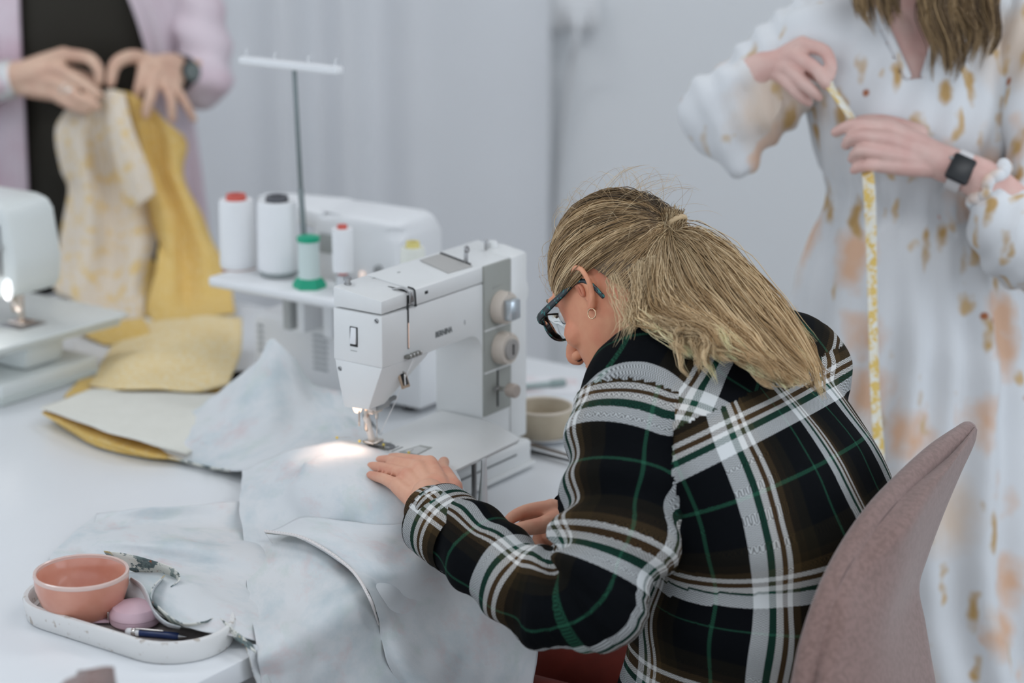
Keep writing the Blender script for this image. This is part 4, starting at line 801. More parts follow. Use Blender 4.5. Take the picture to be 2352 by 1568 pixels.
# folds: crosswise on the sleeves (strongest round the elbow), slanting on the back
el = np.exp(-((lS-.235)/.085)**2)
dsl = .0078*(.35+1.1*el)*np.sin(lS*95+2.2*np.sin(lA*1.0+.6)+1.1*np.sin(lA*2+lS*14))+.003*np.sin(lS*41+lA*2)
dto = .0075*np.sin((sv@(EV*26+V(0, 0, 30)))+2.0*np.sin(sv@(EV*9-V(0, 0, 12))))*np.clip((1.0-sv[:, 2])/.22, 0, 1)
dis = np.where(inl, dsl, np.where(inr, .003*np.sin(rS*80), dto))+fbm(sv, 7, 2, 3)*.006
sv2 = sv+nrm*dis[:, None]; sb = BVHTree.FromPolygons([Vector(p) for p in sv2], sf)
so = mk('shirt', sv2-po, sf, PLAID, ps)
freg = np.array([np.bincount(vreg[list(k)], minlength=4).argmax() for k in sf])
yu, yv = (sv-V(.25, 2.65, 1.07))@EV, (sv-V(.25, 2.65, 1.07))@unit(-FWD*.75-V(0, 0, .66))
set_corner_uv(so, freg, [(tS, tA), (yv, yu), (lS, lA), (rS, rA)], [(.165, .03, .065, 0), (1.0, .05, .02, .45), (.068, .035, -.02, 0), (.065, .0, .02, 0)])
# collar and cuffs
def band(name, C, A, B, prof, uvs=(1, 1), gap=None, parent=ps, m=PLAID):     # ring of cloth round an ellipse; prof = [(scale, lift vec amount)]
    n = 48; a = np.linspace(0, 2*math.pi, n) if gap is None else np.linspace(gap[0], gap[1], n); up_ = unit(np.cross(A, B)); v = []; uv = []
    for k, (s, h) in enumerate(prof):
        for t in a: v.append(C+s*(math.cos(t)*A+math.sin(t)*B)+up_*h-po); uv.append((t*np.linalg.norm(A)*uvs[0], k*.02*uvs[1]))
    f = [(k*n+i, k*n+i+1, (k+1)*n+i+1, (k+1)*n+i) for k in range(len(prof)-1) for i in range(n-1)]
    return mk(name, v, f, m, parent, uv=uv)
nd = unit(V(-.10, .07, .11)); nA = unit(EV-nd*(EV@nd)); nB = np.cross(nd, nA)
band('collar', P(1590, 822, 2.74), nA*.080, nB*.078, [(1.10, -.020), (1.14, -.006), (1.04, .018), (.98, .028), (.93, .032), (.90, .0), (.90, -.02)])
cd = unit(P(*LS[-1][:3])-P(*LS[-3][:3])); cA = unit(np.cross(cd, V(0, 0, 1))); cB = np.cross(cd, cA); cc = P(*LS[-1][:3])
band('cuff', cc-cd*.012, cA*.050, cB*.048, [(1.0, -.045), (1.03, -.02), (1.04, .0), (1.03, .022), (.99, .025), (.95, .022), (.93, -.02)], uvs=(1, 1.1))
cd = unit(P(*RS[-1][:3])-P(*RS[-2][:3])); cA = unit(np.cross(cd, V(0, 0, 1))); cB = np.cross(cd, cA); cc = P(*RS[-1][:3])
band('cuff', cc, cA*.043, cB*.041, [(1.0, -.045), (1.03, -.02), (1.04, .0), (1.03, .022), (.99, .025), (.95, .022), (.93, -.02)])
# trousers, shoes
tg = Geo(); RUST = mat('rust_trousers', (.20, .022, .010, 1), .85, noise=(14, (.15, .016, .007, 1), .4, .6), bump=(300, .2, .0006))
for s in (-1, 1):
    h = V(.385, 2.555, .505)+EV*.095*s; k = h+FWD*.43+V(0, 0, .01); an = k+FWD*-.06+V(0, 0, -.44)
    tg.tube([h-FWD*.05, h, (h+k)/2, k, k+FWD*.0+V(0, 0, -.05), (k+an)/2, an], [.085, .088, .080, .066, .064, .062, .058], 18, sm=4)
v, f = tg.remesh(.010, 5); mk('trousers', v-po, f, RUST, ps)
for s in (-1, 1):
    q = V(.385, 2.555, 0)+EV*.095*s+FWD*.37; g = Geo(); g.tube([q-FWD*.05+V(0, 0, .042), q+FWD*.05+V(0, 0, .042), q+FWD*.16+V(0, 0, .030)], [.040, .042, .028], 14, sm=3); g.obj('shoe', BLACKM, ps).data.transform(Matrix.Translation(-Vector(po)))
# head pose (fitted): columns right, forward, up
HR = np.array([[.67561, -.63720, -.37084], [.72460, .48109, .49346], [-.13603, -.60210, .78675]]); HO = V(.1440, 2.7335, 1.1045)
HL = lambda *a: HO+HR@V(*a)
hg = Geo(); head_geo(hg, HO, HR, ([HL(0, -.018, -.03), HL(0, -.035, -.07), V(.225, 2.665, 1.06), V(.25, 2.65, 1.02)], [.052, .054, .060, .07]))
bg = Geo(); bg.rings(tor(.88), 28, 3); 
for A in (LS, RS): p_, r_ = sl(A, .72); bg.add(*tube_geo(p_, r_, 14))
# left hand flat on the cloth
h1 = Geo(); wl_ = Zp(1040, 1150, .858); wr_ = Zp(976, 1180, .846)
hand(h1, Zp(1028, 1140, .862), Zp(968, 1168, .848),
     [[(986, 1064, .873), (945, 1057, .868), (915, 1052, .858), (898, 1050, .851)], [(960, 1074, .872), (920, 1063, .868), (892, 1057, .857), (872, 1056, .850)], [(935, 1091, .866), (901, 1080, .862), (872, 1073, .854), (852, 1070, .849)], [(913, 1115, .858), (886, 1101, .858), (864, 1094, .852), (850, 1090, .848)],
      [(1040, 1120, .858), (1025, 1093, .858), (1015, 1074, .853), (1020, 1060, .850)]],
     [[.0105, .0088, .0078, .0062]]*3+[[.0100, .0078, .0070, .0056]]+[[.0130, .0112, .0096, .0076]], .0125)
h1.tube([P(1065, 1240, 2.765), Zp(1000, 1180, .850), Zp(985, 1140, .862)], [.030, .028, .024], 16, sm=4)
h1.tube([Zp(1010, 1165, .852), Zp(1040, 1120, .856)], [.022, .014], 12)
# right hand pinching the cloth edge
h2 = Geo()
hand(h2, P(1312, 1185, 2.90), P(1318, 1225, 2.90),
     [[(1268, 1166, 2.895), (1214, 1172, 2.890), (1180, 1186, 2.880), (1160, 1203, 2.875)], [(1270, 1178, 2.905), (1230, 1180, 2.905), (1212, 1192, 2.90), (1200, 1205, 2.895)], [(1274, 1200, 2.91), (1245, 1225, 2.915), (1235, 1240, 2.905), (1244, 1250, 2.895)], [(1278, 1215, 2.905), (1254, 1245, 2.905), (1246, 1258, 2.895), (1254, 1264, 2.885)],
      [(1284, 1192, 2.885), (1244, 1206, 2.870), (1203, 1213, 2.862), (1163, 1218, 2.862)]],
     [[.0115, .0095, .0085, .0066]]*2+[[.0105, .0090, .0080, .0065]]*2+[[.0150, .0118, .0100, .0062]], .0135)
h2.tube([P(1380, 1195, 2.915), P(1310, 1205, 2.90), P(1285, 1200, 2.895)], [.030, .027, .022], 14, sm=3)
body_obj(ps, [(bg, .010, 3), (hg, .0024, 4, 1), (h1, .0022, 4), (h2, .0022, 4)], [SK1, skin('skin_seated_face', (.80, .38, .22, 1), (.74, .29, .17, 1))])
face_bits(HO, HR, ps, brow=(.24, .17, .10, 1))
# nostrils, earring
for s in (-1, 1):
    g = Geo(); g.ell(HL(s*.008, .101, -.0415)-po, np.array([HR@V(.003, 0, 0), HR@V(0, .005, 0), HR@V(0, 0, .002)]), 10); g.obj('nostril', mat('nostril_dark', (.05, .012, .008, 1), .7), ps)
a = np.linspace(0, 2*math.pi, 21); g = Geo(); g.add(*tube_geo([HL(-.080, -.004+.0065*math.sin(t), -.023-.0065*math.cos(t))-po for t in a], .0008, 6)); g.obj('earring', mat('gold_ring', (.75, .55, .35, 1), .25, 1.0), ps)
g = Geo(); g.add(*tube_geo([HL(-.0815+.0015*math.sin(t), -.004+.0035*math.sin(t), .010-.007*math.cos(t))-po for t in np.linspace(0, 6.28, 13)], .0025, 6)); g.obj('ear_hollow_shade', mat('ear_shade_skin', (.62, .24, .15, 1), .9, spec=.1), ps)  # darker skin tone puts the shade of the ear hollow into colour
# --- hair: scalp cap, combed-back strands, ponytail
HAIR = hairmat('blonde_hair'); CAPM = mat('hair_base', (.16, .105, .055, 1), .6, noise=(60, (.10, .065, .034, 1), .4, .6))
cC = V(0, -.012, .026); cR = V(.0815, .1035, .1035)
TIE = V(-.002, -.124, .045)
hl = [(.0, .091, .082), (-.030, .086, .080), (-.050, .072, .066), (-.060, .062, .048), (-.066, .050, .030), (-.071, .032, .022), (-.078, .012, .034), (-.080, -.012, .042), (-.079, -.034, .026), (-.070, -.052, -.006), (-.052, -.072, -.040), (-.028, -.084, -.055), (0, -.088, -.058)]
hl = hl+[(-x, y, z) for x, y, z in hl[-2:0:-1]]; hlc = cm(np.array(hl+[hl[0]]), 8)
def ndir(p): d = (np.asarray(p)-cC)/cR; return d/np.linalg.norm(d, axis=-1, keepdims=True)
dl, dt = ndir(hlc), ndir(TIE)
g = Geo(); nv, v = len(dl), []
for k in np.linspace(0, 1, 14):
    om = np.arccos(np.clip(dl@dt, -1, 1))[:, None]; d = (np.sin((1-k)*om)*dl+np.sin(k*om)*dt)/np.sin(om); v.append((cC+d*cR*(.99+.035*math.sin(math.pi*min(1, k*1.5+.1))))@HR.T+HO-po)
f = [(i*nv+j, i*nv+(j+1) % nv, (i+1)*nv+(j+1) % nv, (i+1)*nv+j) for i in range(13) for j in range(nv)]; g.add(np.vstack(v), f); g.obj('scalp_hair', CAPM, ps)
NS, K = 5200, 16
u = RNG.random(NS); i0 = (u*(nv-1)).astype(int); rootd = dl[i0]; bl = (RNG.random(NS)**1.4*.75)[:, None]; bl[:1500] *= .08
om = np.arccos(np.clip(rootd@dt, -1, 1))[:, None]; rd = (np.sin((1-bl)*om)*rootd+np.sin(bl*om)*dt)/np.sin(om)+RNG.normal(size=(NS, 3))*.02; rd /= np.linalg.norm(rd, axis=1)[:, None]
om = np.arccos(np.clip(rd@dt, -.9999, .9999))[:, None, None]; s = np.linspace(0, 1, K)[None, :, None]; dd = (np.sin((1-s)*om)*rd[:, None]+np.sin(s*om)*dt)/np.sin(om)
lift = 1+(.006+.055*RNG.random((NS, 1, 1))**1.5*(.4+.6*np.clip(dd[..., 2:3], 0, 1)))*np.sin(np.pi*(s*.9+.08))
loc = cC+dd*cR*lift+RNG.normal(size=(NS, 1, 3))*.0022*np.sin(np.pi*s)+.0015*np.sin(s*14+RNG.random((NS, 1, 3))*6.28)*np.sin(np.pi*s)
loc[:, -1] = TIE+RNG.normal(size=(NS, 3))*V(.007, .004, .007)
DK, MD, LT = np.array([.060, .036, .017]), np.array([.41, .265, .128]), np.array([.90, .70, .43])
def mixcol(t): t = np.clip(t, 0, 1)[:, None]; return np.where(t < .5, DK+(MD-DK)*t*2, MD+(LT-MD)*(t*2-1))
top = np.clip(rd[:, 2], 0, 1); lock = (i0//3)*7919+(bl[:, 0]*5).astype(int)*104729; lv = ((np.sin(lock*12.9898)*43758.5453) % 1)
colr = mixcol(.10+.62*lv**1.4+.24*RNG.random(NS)-.40*top*(rd[:, 1] < .45))
strands('combed_hair', loc@HR.T+HO-po, .00048+.00022*RNG.random(NS), colr, HAIR, ps)
g = Geo(); T0 = HL(*TIE)-po; ta = unit(P(1600, 590, 2.73)-HL(*TIE)); tA_, tB_ = unit(np.cross(ta, V(0, 0, 1))), None; tB_ = np.cross(ta, tA_)
g.add(*tube_geo([T0+ta*.006+.0125*(math.cos(t)*tA_+math.sin(t)*tB_) for t in np.linspace(0, 2*math.pi, 25)], .0034, 8)); g.obj('hair_tie', mat('tie_beige', (.52, .38, .22, 1), .6), ps)
q0 = HL(*TIE); tpx = (1534, 540, float((q0-CAMP)@FW))
GD = [[tpx, (1605, 540, 2.745), (1690, 590, 2.73), (1765, 665, 2.71), (1832, 745, 2.70), (1880, 820, 2.70), (1897, 888, 2.70)],
      [tpx, (1600, 570, 2.73), (1665, 645, 2.70), (1735, 730, 2.68), (1800, 810, 2.66), (1850, 870, 2.66), (1862, 890, 2.66)],
      [tpx, (1580, 595, 2.725), (1630, 685, 2.69), (1700, 765, 2.66), (1760, 825, 2.645), (1805, 868, 2.64), (1820, 880, 2.64)],
      [tpx, (1552, 610, 2.72), (1590, 690, 2.68), (1645, 755, 2.65), (1700, 805, 2.635), (1750, 845, 2.63), (1775, 862, 2.63)],
      [tpx, (1525, 615, 2.715), (1540, 685, 2.68), (1585, 740, 2.65), (1640, 775, 2.63), (1690, 805, 2.62), (1712, 830, 2.62)],
      [tpx, (1505, 620, 2.71), (1500, 690, 2.685), (1525, 738, 2.66), (1575, 758, 2.64), (1610, 790, 2.625), (1640, 845, 2.62)],
      [tpx, (1495, 620, 2.715), (1475, 690, 2.70), (1468, 735, 2.68), (1500, 765, 2.66), (1545, 775, 2.64), (1560, 825, 2.63)]]
NP = 6500; pn, ci = guides(GD, NP, 22, .0075, .30, .0045, 150, .42); pn[:, 0] = q0+RNG.normal(size=(NP, 3))*.005
def pushout(pn, gap=.004):
    for a in range(pn.shape[0]):
        for b in range(2, pn.shape[1]):
            h, n_, _, d_ = sb.find_nearest(Vector(pn[a, b]))
            if h is not None:
                sd = (Vector(pn[a, b])-h).dot(n_)
                if sd < gap and d_ < .12: pn[a, b] = np.array(h+n_*(gap+.014*((a*7919) % 97)/97))
    return pn
pn = pushout(pn)
lv = RNG.random(150)[ci]; colr = mixcol(.24+.66*lv**.8+.20*RNG.random(NP))
strands('ponytail', pn-po, .0005+.00025*RNG.random(NP), colr, HAIR, ps, (.72, 1.35))
# loose curls at the nape and wisps round the ear
GD2 = [[(1470, 745, 2.66), (1510, 752, 2.64), (1545, 765, 2.63), (1550, 800, 2.62), (1562, 838, 2.615)], [(1500, 740, 2.65), (1560, 745, 2.63), (1600, 765, 2.62), (1600, 805, 2.61), (1625, 850, 2.61)], [(1540, 735, 2.65), (1600, 745, 2.63), (1650, 770, 2.62), (1650, 810, 2.61), (1690, 850, 2.61)]]
w1 = pushout(guides(GD2, 520, 18, .007, .4, .006, 22, .25)[0]); 
GD3 = [[(1392, 640, 2.68), (1400, 680, 2.665), (1415, 730, 2.655), (1395, 790, 2.65)], [(1420, 625, 2.68), (1440, 680, 2.66), (1455, 730, 2.66), (1440, 790, 2.65)], [(1470, 600, 2.68), (1470, 660, 2.67), (1462, 720, 2.66), (1440, 770, 2.65)]]
w2 = guides(GD3, 60, 18, .003, .6, .003)
GD4 = [[(1470, 600, 2.69), (1462, 660, 2.68), (1450, 720, 2.67), (1430, 770, 2.66)], [(1505, 590, 2.70), (1492, 660, 2.69), (1476, 725, 2.68), (1450, 775, 2.67)]]
w3 = guides(GD4, 420, 18, .004, .3, .003, 16, .4)[0]
al = np.concatenate([w1, w2, w3]); strands('loose_hair', al-po, .00040, hcol(len(al), MD, LT, .8), HAIR, ps, (.8, 1.2))
fly = []
for k in range(150):
    d = unit(V(RNG.normal()*.7, RNG.normal()*.8-.2, abs(RNG.normal())*.9+.25)); b = cC+d*cR*1.02; t_ = unit(np.cross(d, RNG.normal(size=3))); n = np.linspace(0, 1, 18)[:, None]
    fly.append((b+t_*n*.055+d*(.016*np.sin(n*2.6))-V(0, .03, 0)*n)@HR.T+HO)
strands('flyaway_hair', np.array(fly)-po, .00016, hcol(150, MD, LT), HAIR, ps)
# --- glasses (rest on nose and ears)
gl = empty('eyeglasses', HL(0, .09, .01), 0, 'dark teal patterned eyeglasses worn by the seated woman', 'eyeglasses'); go = np.array(gl.location)
FRM = mat('dark_teal_frame', (.003, .010, .014, 1), .3, noise=(240, (.01, .16, .15, 1), .56, .60)); LENS = mat('spectacle_lens', (.97, 1, .99, 1), .02, trans=1.0, ior=1.12)
for s in (-1, 1):
    ring_ = [(s*(.032+.0265*math.copysign(abs(math.cos(t))**.75, math.cos(t))), .097-.0045*abs(math.cos(t)), .006+.019*math.copysign(abs(math.sin(t))**.8, math.sin(t))) for t in np.linspace(0, 2*math.pi, 41)]
    g = Geo(); g.add(*tube_geo([HL(*q)-go for q in ring_], .0017, 8)); g.obj('rim', FRM, gl)
    c_ = HL(s*.032, .0955, .006)-go; vv = [c_]+[HL(*q)-go for q in ring_[:-1]]; vb = [q-HR@V(0, .0015, 0) for q in vv]; n = len(ring_)-1
    mk('lens', vv+vb, [(0, 1+i, 1+(i+1) % n) for i in range(n)]+[(n+1, n+2+(i+1) % n, n+2+i) for i in range(n)]+[(1+i, n+2+i, n+2+(i+1) % n, 1+(i+1) % n) for i in range(n)], LENS, gl)
    g = Geo(); g.tube([HL(s*.060, .094, .014)-go, HL(s*.0715, .084, .017)-go, HL(s*.0775, .030, .022)-go, HL(s*.0795, -.002, .024)-go, HL(s*.0805, -.020, .012)-go, HL(s*.079, -.030, -.012)-go], [.0050, .0058, .0046, .0032, .003, .003], 8, side=HR@V(0, 0, 1), flat=.35, sm=4); g.obj('temple', FRM, gl)
g = Geo(); g.tube([HL(-.007, .0965, .010)-go, HL(0, .0995, .013)-go, HL(.007, .0965, .010)-go], .0018, 8, sm=3); g.obj('bridge', FRM, gl)
# ---------------------------------------------------------------- pink chairs
VELV = mat('pink_velvet', (.235, .148, .130, 1), .9, sheen=.32, noise=(160, (.185, .115, .098, 1), .4, .62), bump=(500, .25, .0008))
ch = empty('upholstered_chair', (.42, 2.53, 0), AZ, 'dusty pink velvet shell chair the seated woman sits on', 'chair'); Mi = (Matrix.Translation((.42, 2.53, 0))@Matrix.Rotation(AZ, 4, 'Z')).inverted(); lc = lambda p: np.array(Mi@Vector(p))
CB = [[(2236, 984, 2.80), (2238, 981, 2.795), (2241, 982, 2.795), (2245, 986, 2.80)], [(2172, 1050, 2.73), (2195, 1048, 2.715), (2212, 1035, 2.74), (2238, 1020, 2.79)], [(2098, 1112, 2.65), (2135, 1122, 2.635), (2165, 1118, 2.68), (2206, 1090, 2.77)], [(2035, 1180, 2.58), (2080, 1215, 2.565), (2113, 1220, 2.62), (2166, 1185, 2.75)], [(1973, 1262, 2.53), (1992, 1327, 2.515), (2068, 1322, 2.575), (2131, 1280, 2.73)],
      [(1925, 1345, 2.49), (1956, 1425, 2.475), (2040, 1420, 2.54), (2112, 1350, 2.71)], [(1888, 1440, 2.47), (1928, 1520, 2.455), (2030, 1515, 2.52), (2126, 1430, 2.69)], [(1860, 1570, 2.46), (1905, 1610, 2.44), (2030, 1610, 2.51), (2150, 1568, 2.67)], [(1835, 1700, 2.46), (1890, 1740, 2.44), (2040, 1740, 2.51), (2180, 1700, 2.66)], [(1835, 1850, 2.47), (1890, 1890, 2.45), (2040, 1880, 2.52), (2170, 1830, 2.66)]]
G = grid_interp(ctl(CB), 8, 10); Gl = np.array([[lc(p) for p in r] for r in G]); bk = sheet('backrest', Gl, VELV, ch, .042, off=(.0, .020, -.002))
bm = bmesh.new(); bm.from_mesh(bk.data); bmesh.ops.recalc_face_normals(bm, faces=bm.faces[:]); bm.to_mesh(bk.data); bm.free()
bv_ = bk.modifiers.new('b', 'BEVEL'); bv_.width = .012; bv_.segments = 3; bv_.limit_method = 'ANGLE'; bv_.angle_limit = math.radians(50)
tube('piping', Gl[3:, 0], .0016, mat('pink_piping', (.12, .08, .075, 1), .9), ch, 6)
rimc = [(2222, 988, 2.805), (2152, 1042, 2.735), (2075, 1112, 2.655), (2008, 1185, 2.585), (1948, 1275, 2.535), (1902, 1370, 2.495), (1866, 1478, 2.475), (1846, 1572, 2.465), (1820, 1700, 2.465), (1820, 1850, 2.475)]
tube('rim_padding', [lc(P(*q)) for q in rimc], [.0120]+[.0150]*9, VELV, ch, 16, sm=6)
box('seat', (-.25, -.10, .38), (.25, .40, .46), VELV, ch, .03, 3); hull('seat_shell', [(x, y, z) for x in (-.24, .24) for y in (-.13, .34) for z in (.34, .40)], VELV, ch, .02)
for x in (-.2, .2):
    for y in (-.09, .32): tube('leg', [(x*.85, y*.9, .36), (x, y, .008)], [.014, .010], BLACKM, ch)
c2 = empty('upholstered_chair', (-.45, 2.02, 0), AZ-.3, 'blurred dusty pink chair back at the bottom left corner, nearest the camera', 'chair')
tp = P(208, 1548, 2.42); lc2 = lambda p: np.array((Matrix.Translation((-.45, 2.02, 0))@Matrix.Rotation(AZ-.3, 4, 'Z')).inverted()@Vector(p))
CB2 = [[(150, 1560, 2.182), (205, 1538, 2.164), (235, 1530, 2.182), (262, 1530, 2.209)], [(115, 1600, 2.164), (190, 1590, 2.127), (235, 1585, 2.145), (268, 1570, 2.209)], [(80, 1680, 2.145), (170, 1690, 2.109), (235, 1690, 2.127), (285, 1660, 2.200)], [(60, 1850, 2.136), (160, 1870, 2.100), (240, 1870, 2.118), (300, 1840, 2.191)]]
G = grid_interp(ctl(CB2), 8, 8); sheet('backrest', np.array([[lc2(p) for p in r] for r in G]), VELV, c2, .04)
b0 = lc2(P(180, 1870, 2.12)); box('seat', (b0[0]-.24, b0[1]-.02, .38), (b0[0]+.24, b0[1]+.42, .47), VELV, c2, .03, 3)
hull('back_post', [(b0[0]+x, b0[1]+y, z) for x in (-.16, .16) for y in (-.03, .02) for z in (.40, float(b0[2])+.08)], VELV, c2, .01)
for x in (-.2, .2):
    for y in (.37, .02): tube('leg', [(b0[0]+x*.85, b0[1]+y, .40), (b0[0]+x, b0[1]+y*1.05, .008)], [.014, .010], BLACKM, c2)
# ---------------------------------------------------------------- floral dress cloth
def floral():
    m = bpy.data.materials.new('floral_chiffon'); m.use_nodes = True; nt = m.node_tree; N = nt.nodes; Lk = nt.links.new; b = N['Principled BSDF']; b.inputs['Roughness'].default_value = .85; b.inputs['Specular IOR Level'].default_value = .2
    tc = N.new('ShaderNodeTexCoord'); cur = None
    nz = N.new('ShaderNodeTexNoise'); nz.inputs['Scale'].default_value = 22; Lk(tc.outputs['Object'], nz.inputs['Vector'])
    def layer(cur, sc, off, stretch, lo, hi, col, keep, wob):
        mp = N.new('ShaderNodeMapping'); mp.inputs['Location'].default_value = off; mp.inputs['Scale'].default_value = stretch; mp.inputs['Rotation'].default_value = (.3*off[0], .5*off[1], .8*off[2]); Lk(tc.outputs['Object'], mp.inputs[0])
        sc_ = N.new('ShaderNodeVectorMath'); sc_.operation = 'SCALE'; sc_.inputs[3].default_value = wob; Lk(nz.outputs['Color'], sc_.inputs[0])
        ad = N.new('ShaderNodeVectorMath'); ad.operation = 'ADD'; Lk(mp.outputs[0], ad.inputs[0]); Lk(sc_.outputs[0], ad.inputs[1])
        v = N.new('ShaderNodeTexVoronoi'); v.inputs['Scale'].default_value = sc; Lk(ad.outputs[0], v.inputs['Vector'])
        r = N.new('ShaderNodeMapRange'); r.inputs[1].default_value = lo; r.inputs[2].default_value = hi; r.inputs[3].default_value = 1; r.inputs[4].default_value = 0; Lk(v.outputs['Distance'], r.inputs[0])
        s = N.new('ShaderNodeSeparateColor'); Lk(v.outputs['Color'], s.inputs[0]); k = N.new('ShaderNodeMath'); k.operation = 'LESS_THAN'; k.inputs[1].default_value = keep; Lk(s.outputs[0], k.inputs[0])
        mm = N.new('ShaderNodeMath'); mm.operation = 'MULTIPLY'; Lk(r.outputs[0], mm.inputs[0]); Lk(k.outputs[0], mm.inputs[1])
        x = N.new('ShaderNodeMix'); x.data_type = 'RGBA'; x.inputs[7].default_value = col; Lk(mm.outputs[0], x.inputs[0])
        if cur is None: x.inputs[6].default_value = (.73, .745, .76, 1)
        else: Lk(cur, x.inputs[6])
        return x.outputs[2]
    cur = layer(cur, 5.0, (.3, .1, .7), (1, 1, 1), .20, .46, (.72, .60, .50, 1), .55, .05)
    cur = layer(cur, 9, (.0, .2, .4), (1, 1, .8), .14, .42, (.74, .48, .33, 1), .62, .06)
    cur = layer(cur, 14, (1.3, .7, .9), (1.6, 1, .55), .13, .29, (.54, .35, .15, 1), .70, .05)
    cur = layer(cur, 18, (2.1, 1.7, .2), (1, 1.6, .5), .11, .26, (.62, .44, .24, 1), .70, .05)
    cur = layer(cur, 14, (.6, 2.2, 1.4), (1, 1, 1), .07, .12, (.40, .14, .06, 1), .45, .02)
    Lk(cur, b.inputs['Base Color']); return m
FLOR = floral()
def shell(par, g, vox, smo, m, name, dispf=None, keep=None, uvf=None):
    v, f = g.remesh(vox, smo); o = np.array(par.location)
    if dispf is not None: v = v+vnormals(v, f)*dispf(v)[:, None]
    if keep is not None:
        k = keep(v); f = [q for q in f if all(k[list(q)])]
    return mk(name, v-o, f, m, par)
# ---------------------------------------------------------------- standing woman on the right
XD, YD = V(.985, .17, 0), V(.17, -.985, 0)                    # her left (image right), her front
pw = person('standing woman in a white floral dress holding a yellow measuring tape', (.655, 3.47, 0)); wo_ = np.array(pw.location)
SK2 = skin('skin_standing_right', (.72, .49, .43, 1), (.68, .41, .36, 1))
DT_ = [(1.415, .640, .062, .060), (1.395, .640, .11, .070), (1.365, .645, .175, .085), (1.30, .650, .182, .105), (1.23, .652, .178, .122), (1.15, .653, .160, .112), (1.085, .655, .145, .104), (1.03, .657, .165, .125), (.92, .660, .190, .150), (.75, .665, .215, .18), (.5, .67, .26, .22), (.12, .68, .32, .27)]
def dring(sc, k0=0, k1=99): return [(V(x, 3.47+.08*(x-.655), z), XD*w*sc, YD*d*sc) for z, x, w, d in DT_[k0:k1]]
dg = Geo(); dg.rings(dring(1.0), 40, 4, 2.2)
for s in (-1, 1): dg.tube([V(.645, 3.47, 1.36)+XD*s*.10, V(.645, 3.47, 1.345)+XD*s*.175], [.060, .062], 16)
def dfold(v):
    a = np.arctan2((v-wo_)@YD, (v-wo_)@XD); sk = np.clip((1.07-v[:, 2])/.25, 0, 1); g_ = np.exp(-((v[:, 2]-1.085)/.05)**2)
    return sk*(.010*np.sin(17*a+1.5*np.sin(3*v[:, 2]*3))+.008*np.sin(9*a+2+v[:, 2]*2))+g_*.005*np.sin(44*a)+fbm(v, 8, 2, 4)*.006+(1-sk)*.004*np.sin(14*a+v[:, 2]*25)
def vneck(v):
    x = (v-wo_)@XD+.048; return ~((v[:, 2] > 1.30) & ((v-wo_)@YD > 0) & (abs(x) < .014+(v[:, 2]-1.30)*.40))
shell(pw, dg, .009, 5, FLOR, 'dress', dfold, vneck)
for s_ in (-1, 1):
    g = Geo(); q = []
    for z in np.linspace(1.298, 1.40, 8):
        x = -.048+s_*(.015+(z-1.30)*.40); w_, d_ = np.interp(z, [1.30, 1.365, 1.395, 1.415], [.182, .175, .11, .062]), np.interp(z, [1.30, 1.365, 1.395, 1.415], [.105, .085, .07, .06]); q.append(V(.655, 3.47, z)+XD*x+YD*(d_*math.sqrt(max(.05, 1-min(1, abs(x/w_))**2.2))+.002)-wo_)
    g.tube(q, .0075, 8, sm=3); g.obj('neckline_trim', FLOR, pw)
# sleeves: billowing, gathered at the wrist
s1 = Geo(); s1.tube([P(1905, 55, 3.46), P(1830, 120, 3.46), P(1745, 215, 3.47), P(1668, 268, 3.46)], [.062, .072, .078, .068], 20, sm=4)
s1.tube([P(1640, 262, 3.46), P(1652, 232, 3.44), P(1690, 190, 3.42)], [.052, .050, .036], 16, sm=3); s1.tube([P(1640, 260, 3.45), P(1680, 330, 3.45), P(1706, 378, 3.44)], [.050, .042, .020], 14, sm=3); s1.tube([P(1720, 290, 3.46), P(1706, 372, 3.45)], [.05, .026], 14)
shell(pw, s1, .007, 4, FLOR, 'sleeve', lambda v: .0035*np.sin(v[:, 0]*150+v[:, 2]*60)+fbm(v, 12, 2, 6)*.007)
g = Geo(); g.tube([P(1752, 205, 3.41), P(1775, 235, 3.405), P(1768, 280, 3.41)], [.012, .020, .004], 10, flat=.3, sm=4); g.obj('cuff_frill', FLOR, pw).data.transform(Matrix.Translation(-Vector(wo_)))
s2 = Geo(); s2.tube([P(2345, 70, 3.46), P(2395, 230, 3.44), P(2420, 420, 3.40), P(2395, 560, 3.36)], [.062, .070, .080, .078], 20, sm=4)
s2.tube([P(2395, 560, 3.35), P(2345, 545, 3.33), P(2300, 490, 3.33), P(2280, 445, 3.335)], [.080, .075, .055, .034], 18, sm=4)
shell(pw, s2, .007, 4, FLOR, 'sleeve', lambda v: .0035*np.sin(v[:, 2]*60-v[:, 0]*150)+fbm(v, 12, 2, 9)*.007)
g = Geo(); cc = P(2272, 425, 3.335); cd = unit(P(2208, 393, 3.345)-P(2300, 470, 3.335)); a_ = unit(np.cross(cd, FW)); b_ = np.cross(cd, a_)
g.add(*tube_geo([cc+(.036+.003*math.sin(14*t))*(math.cos(t)*a_+.9*math.sin(t)*b_)+cd*.004*math.sin(5*t)-wo_ for t in np.linspace(0, 2*math.pi, 120)], .010, 10)); g.obj('cuff_frill', FLOR, pw)
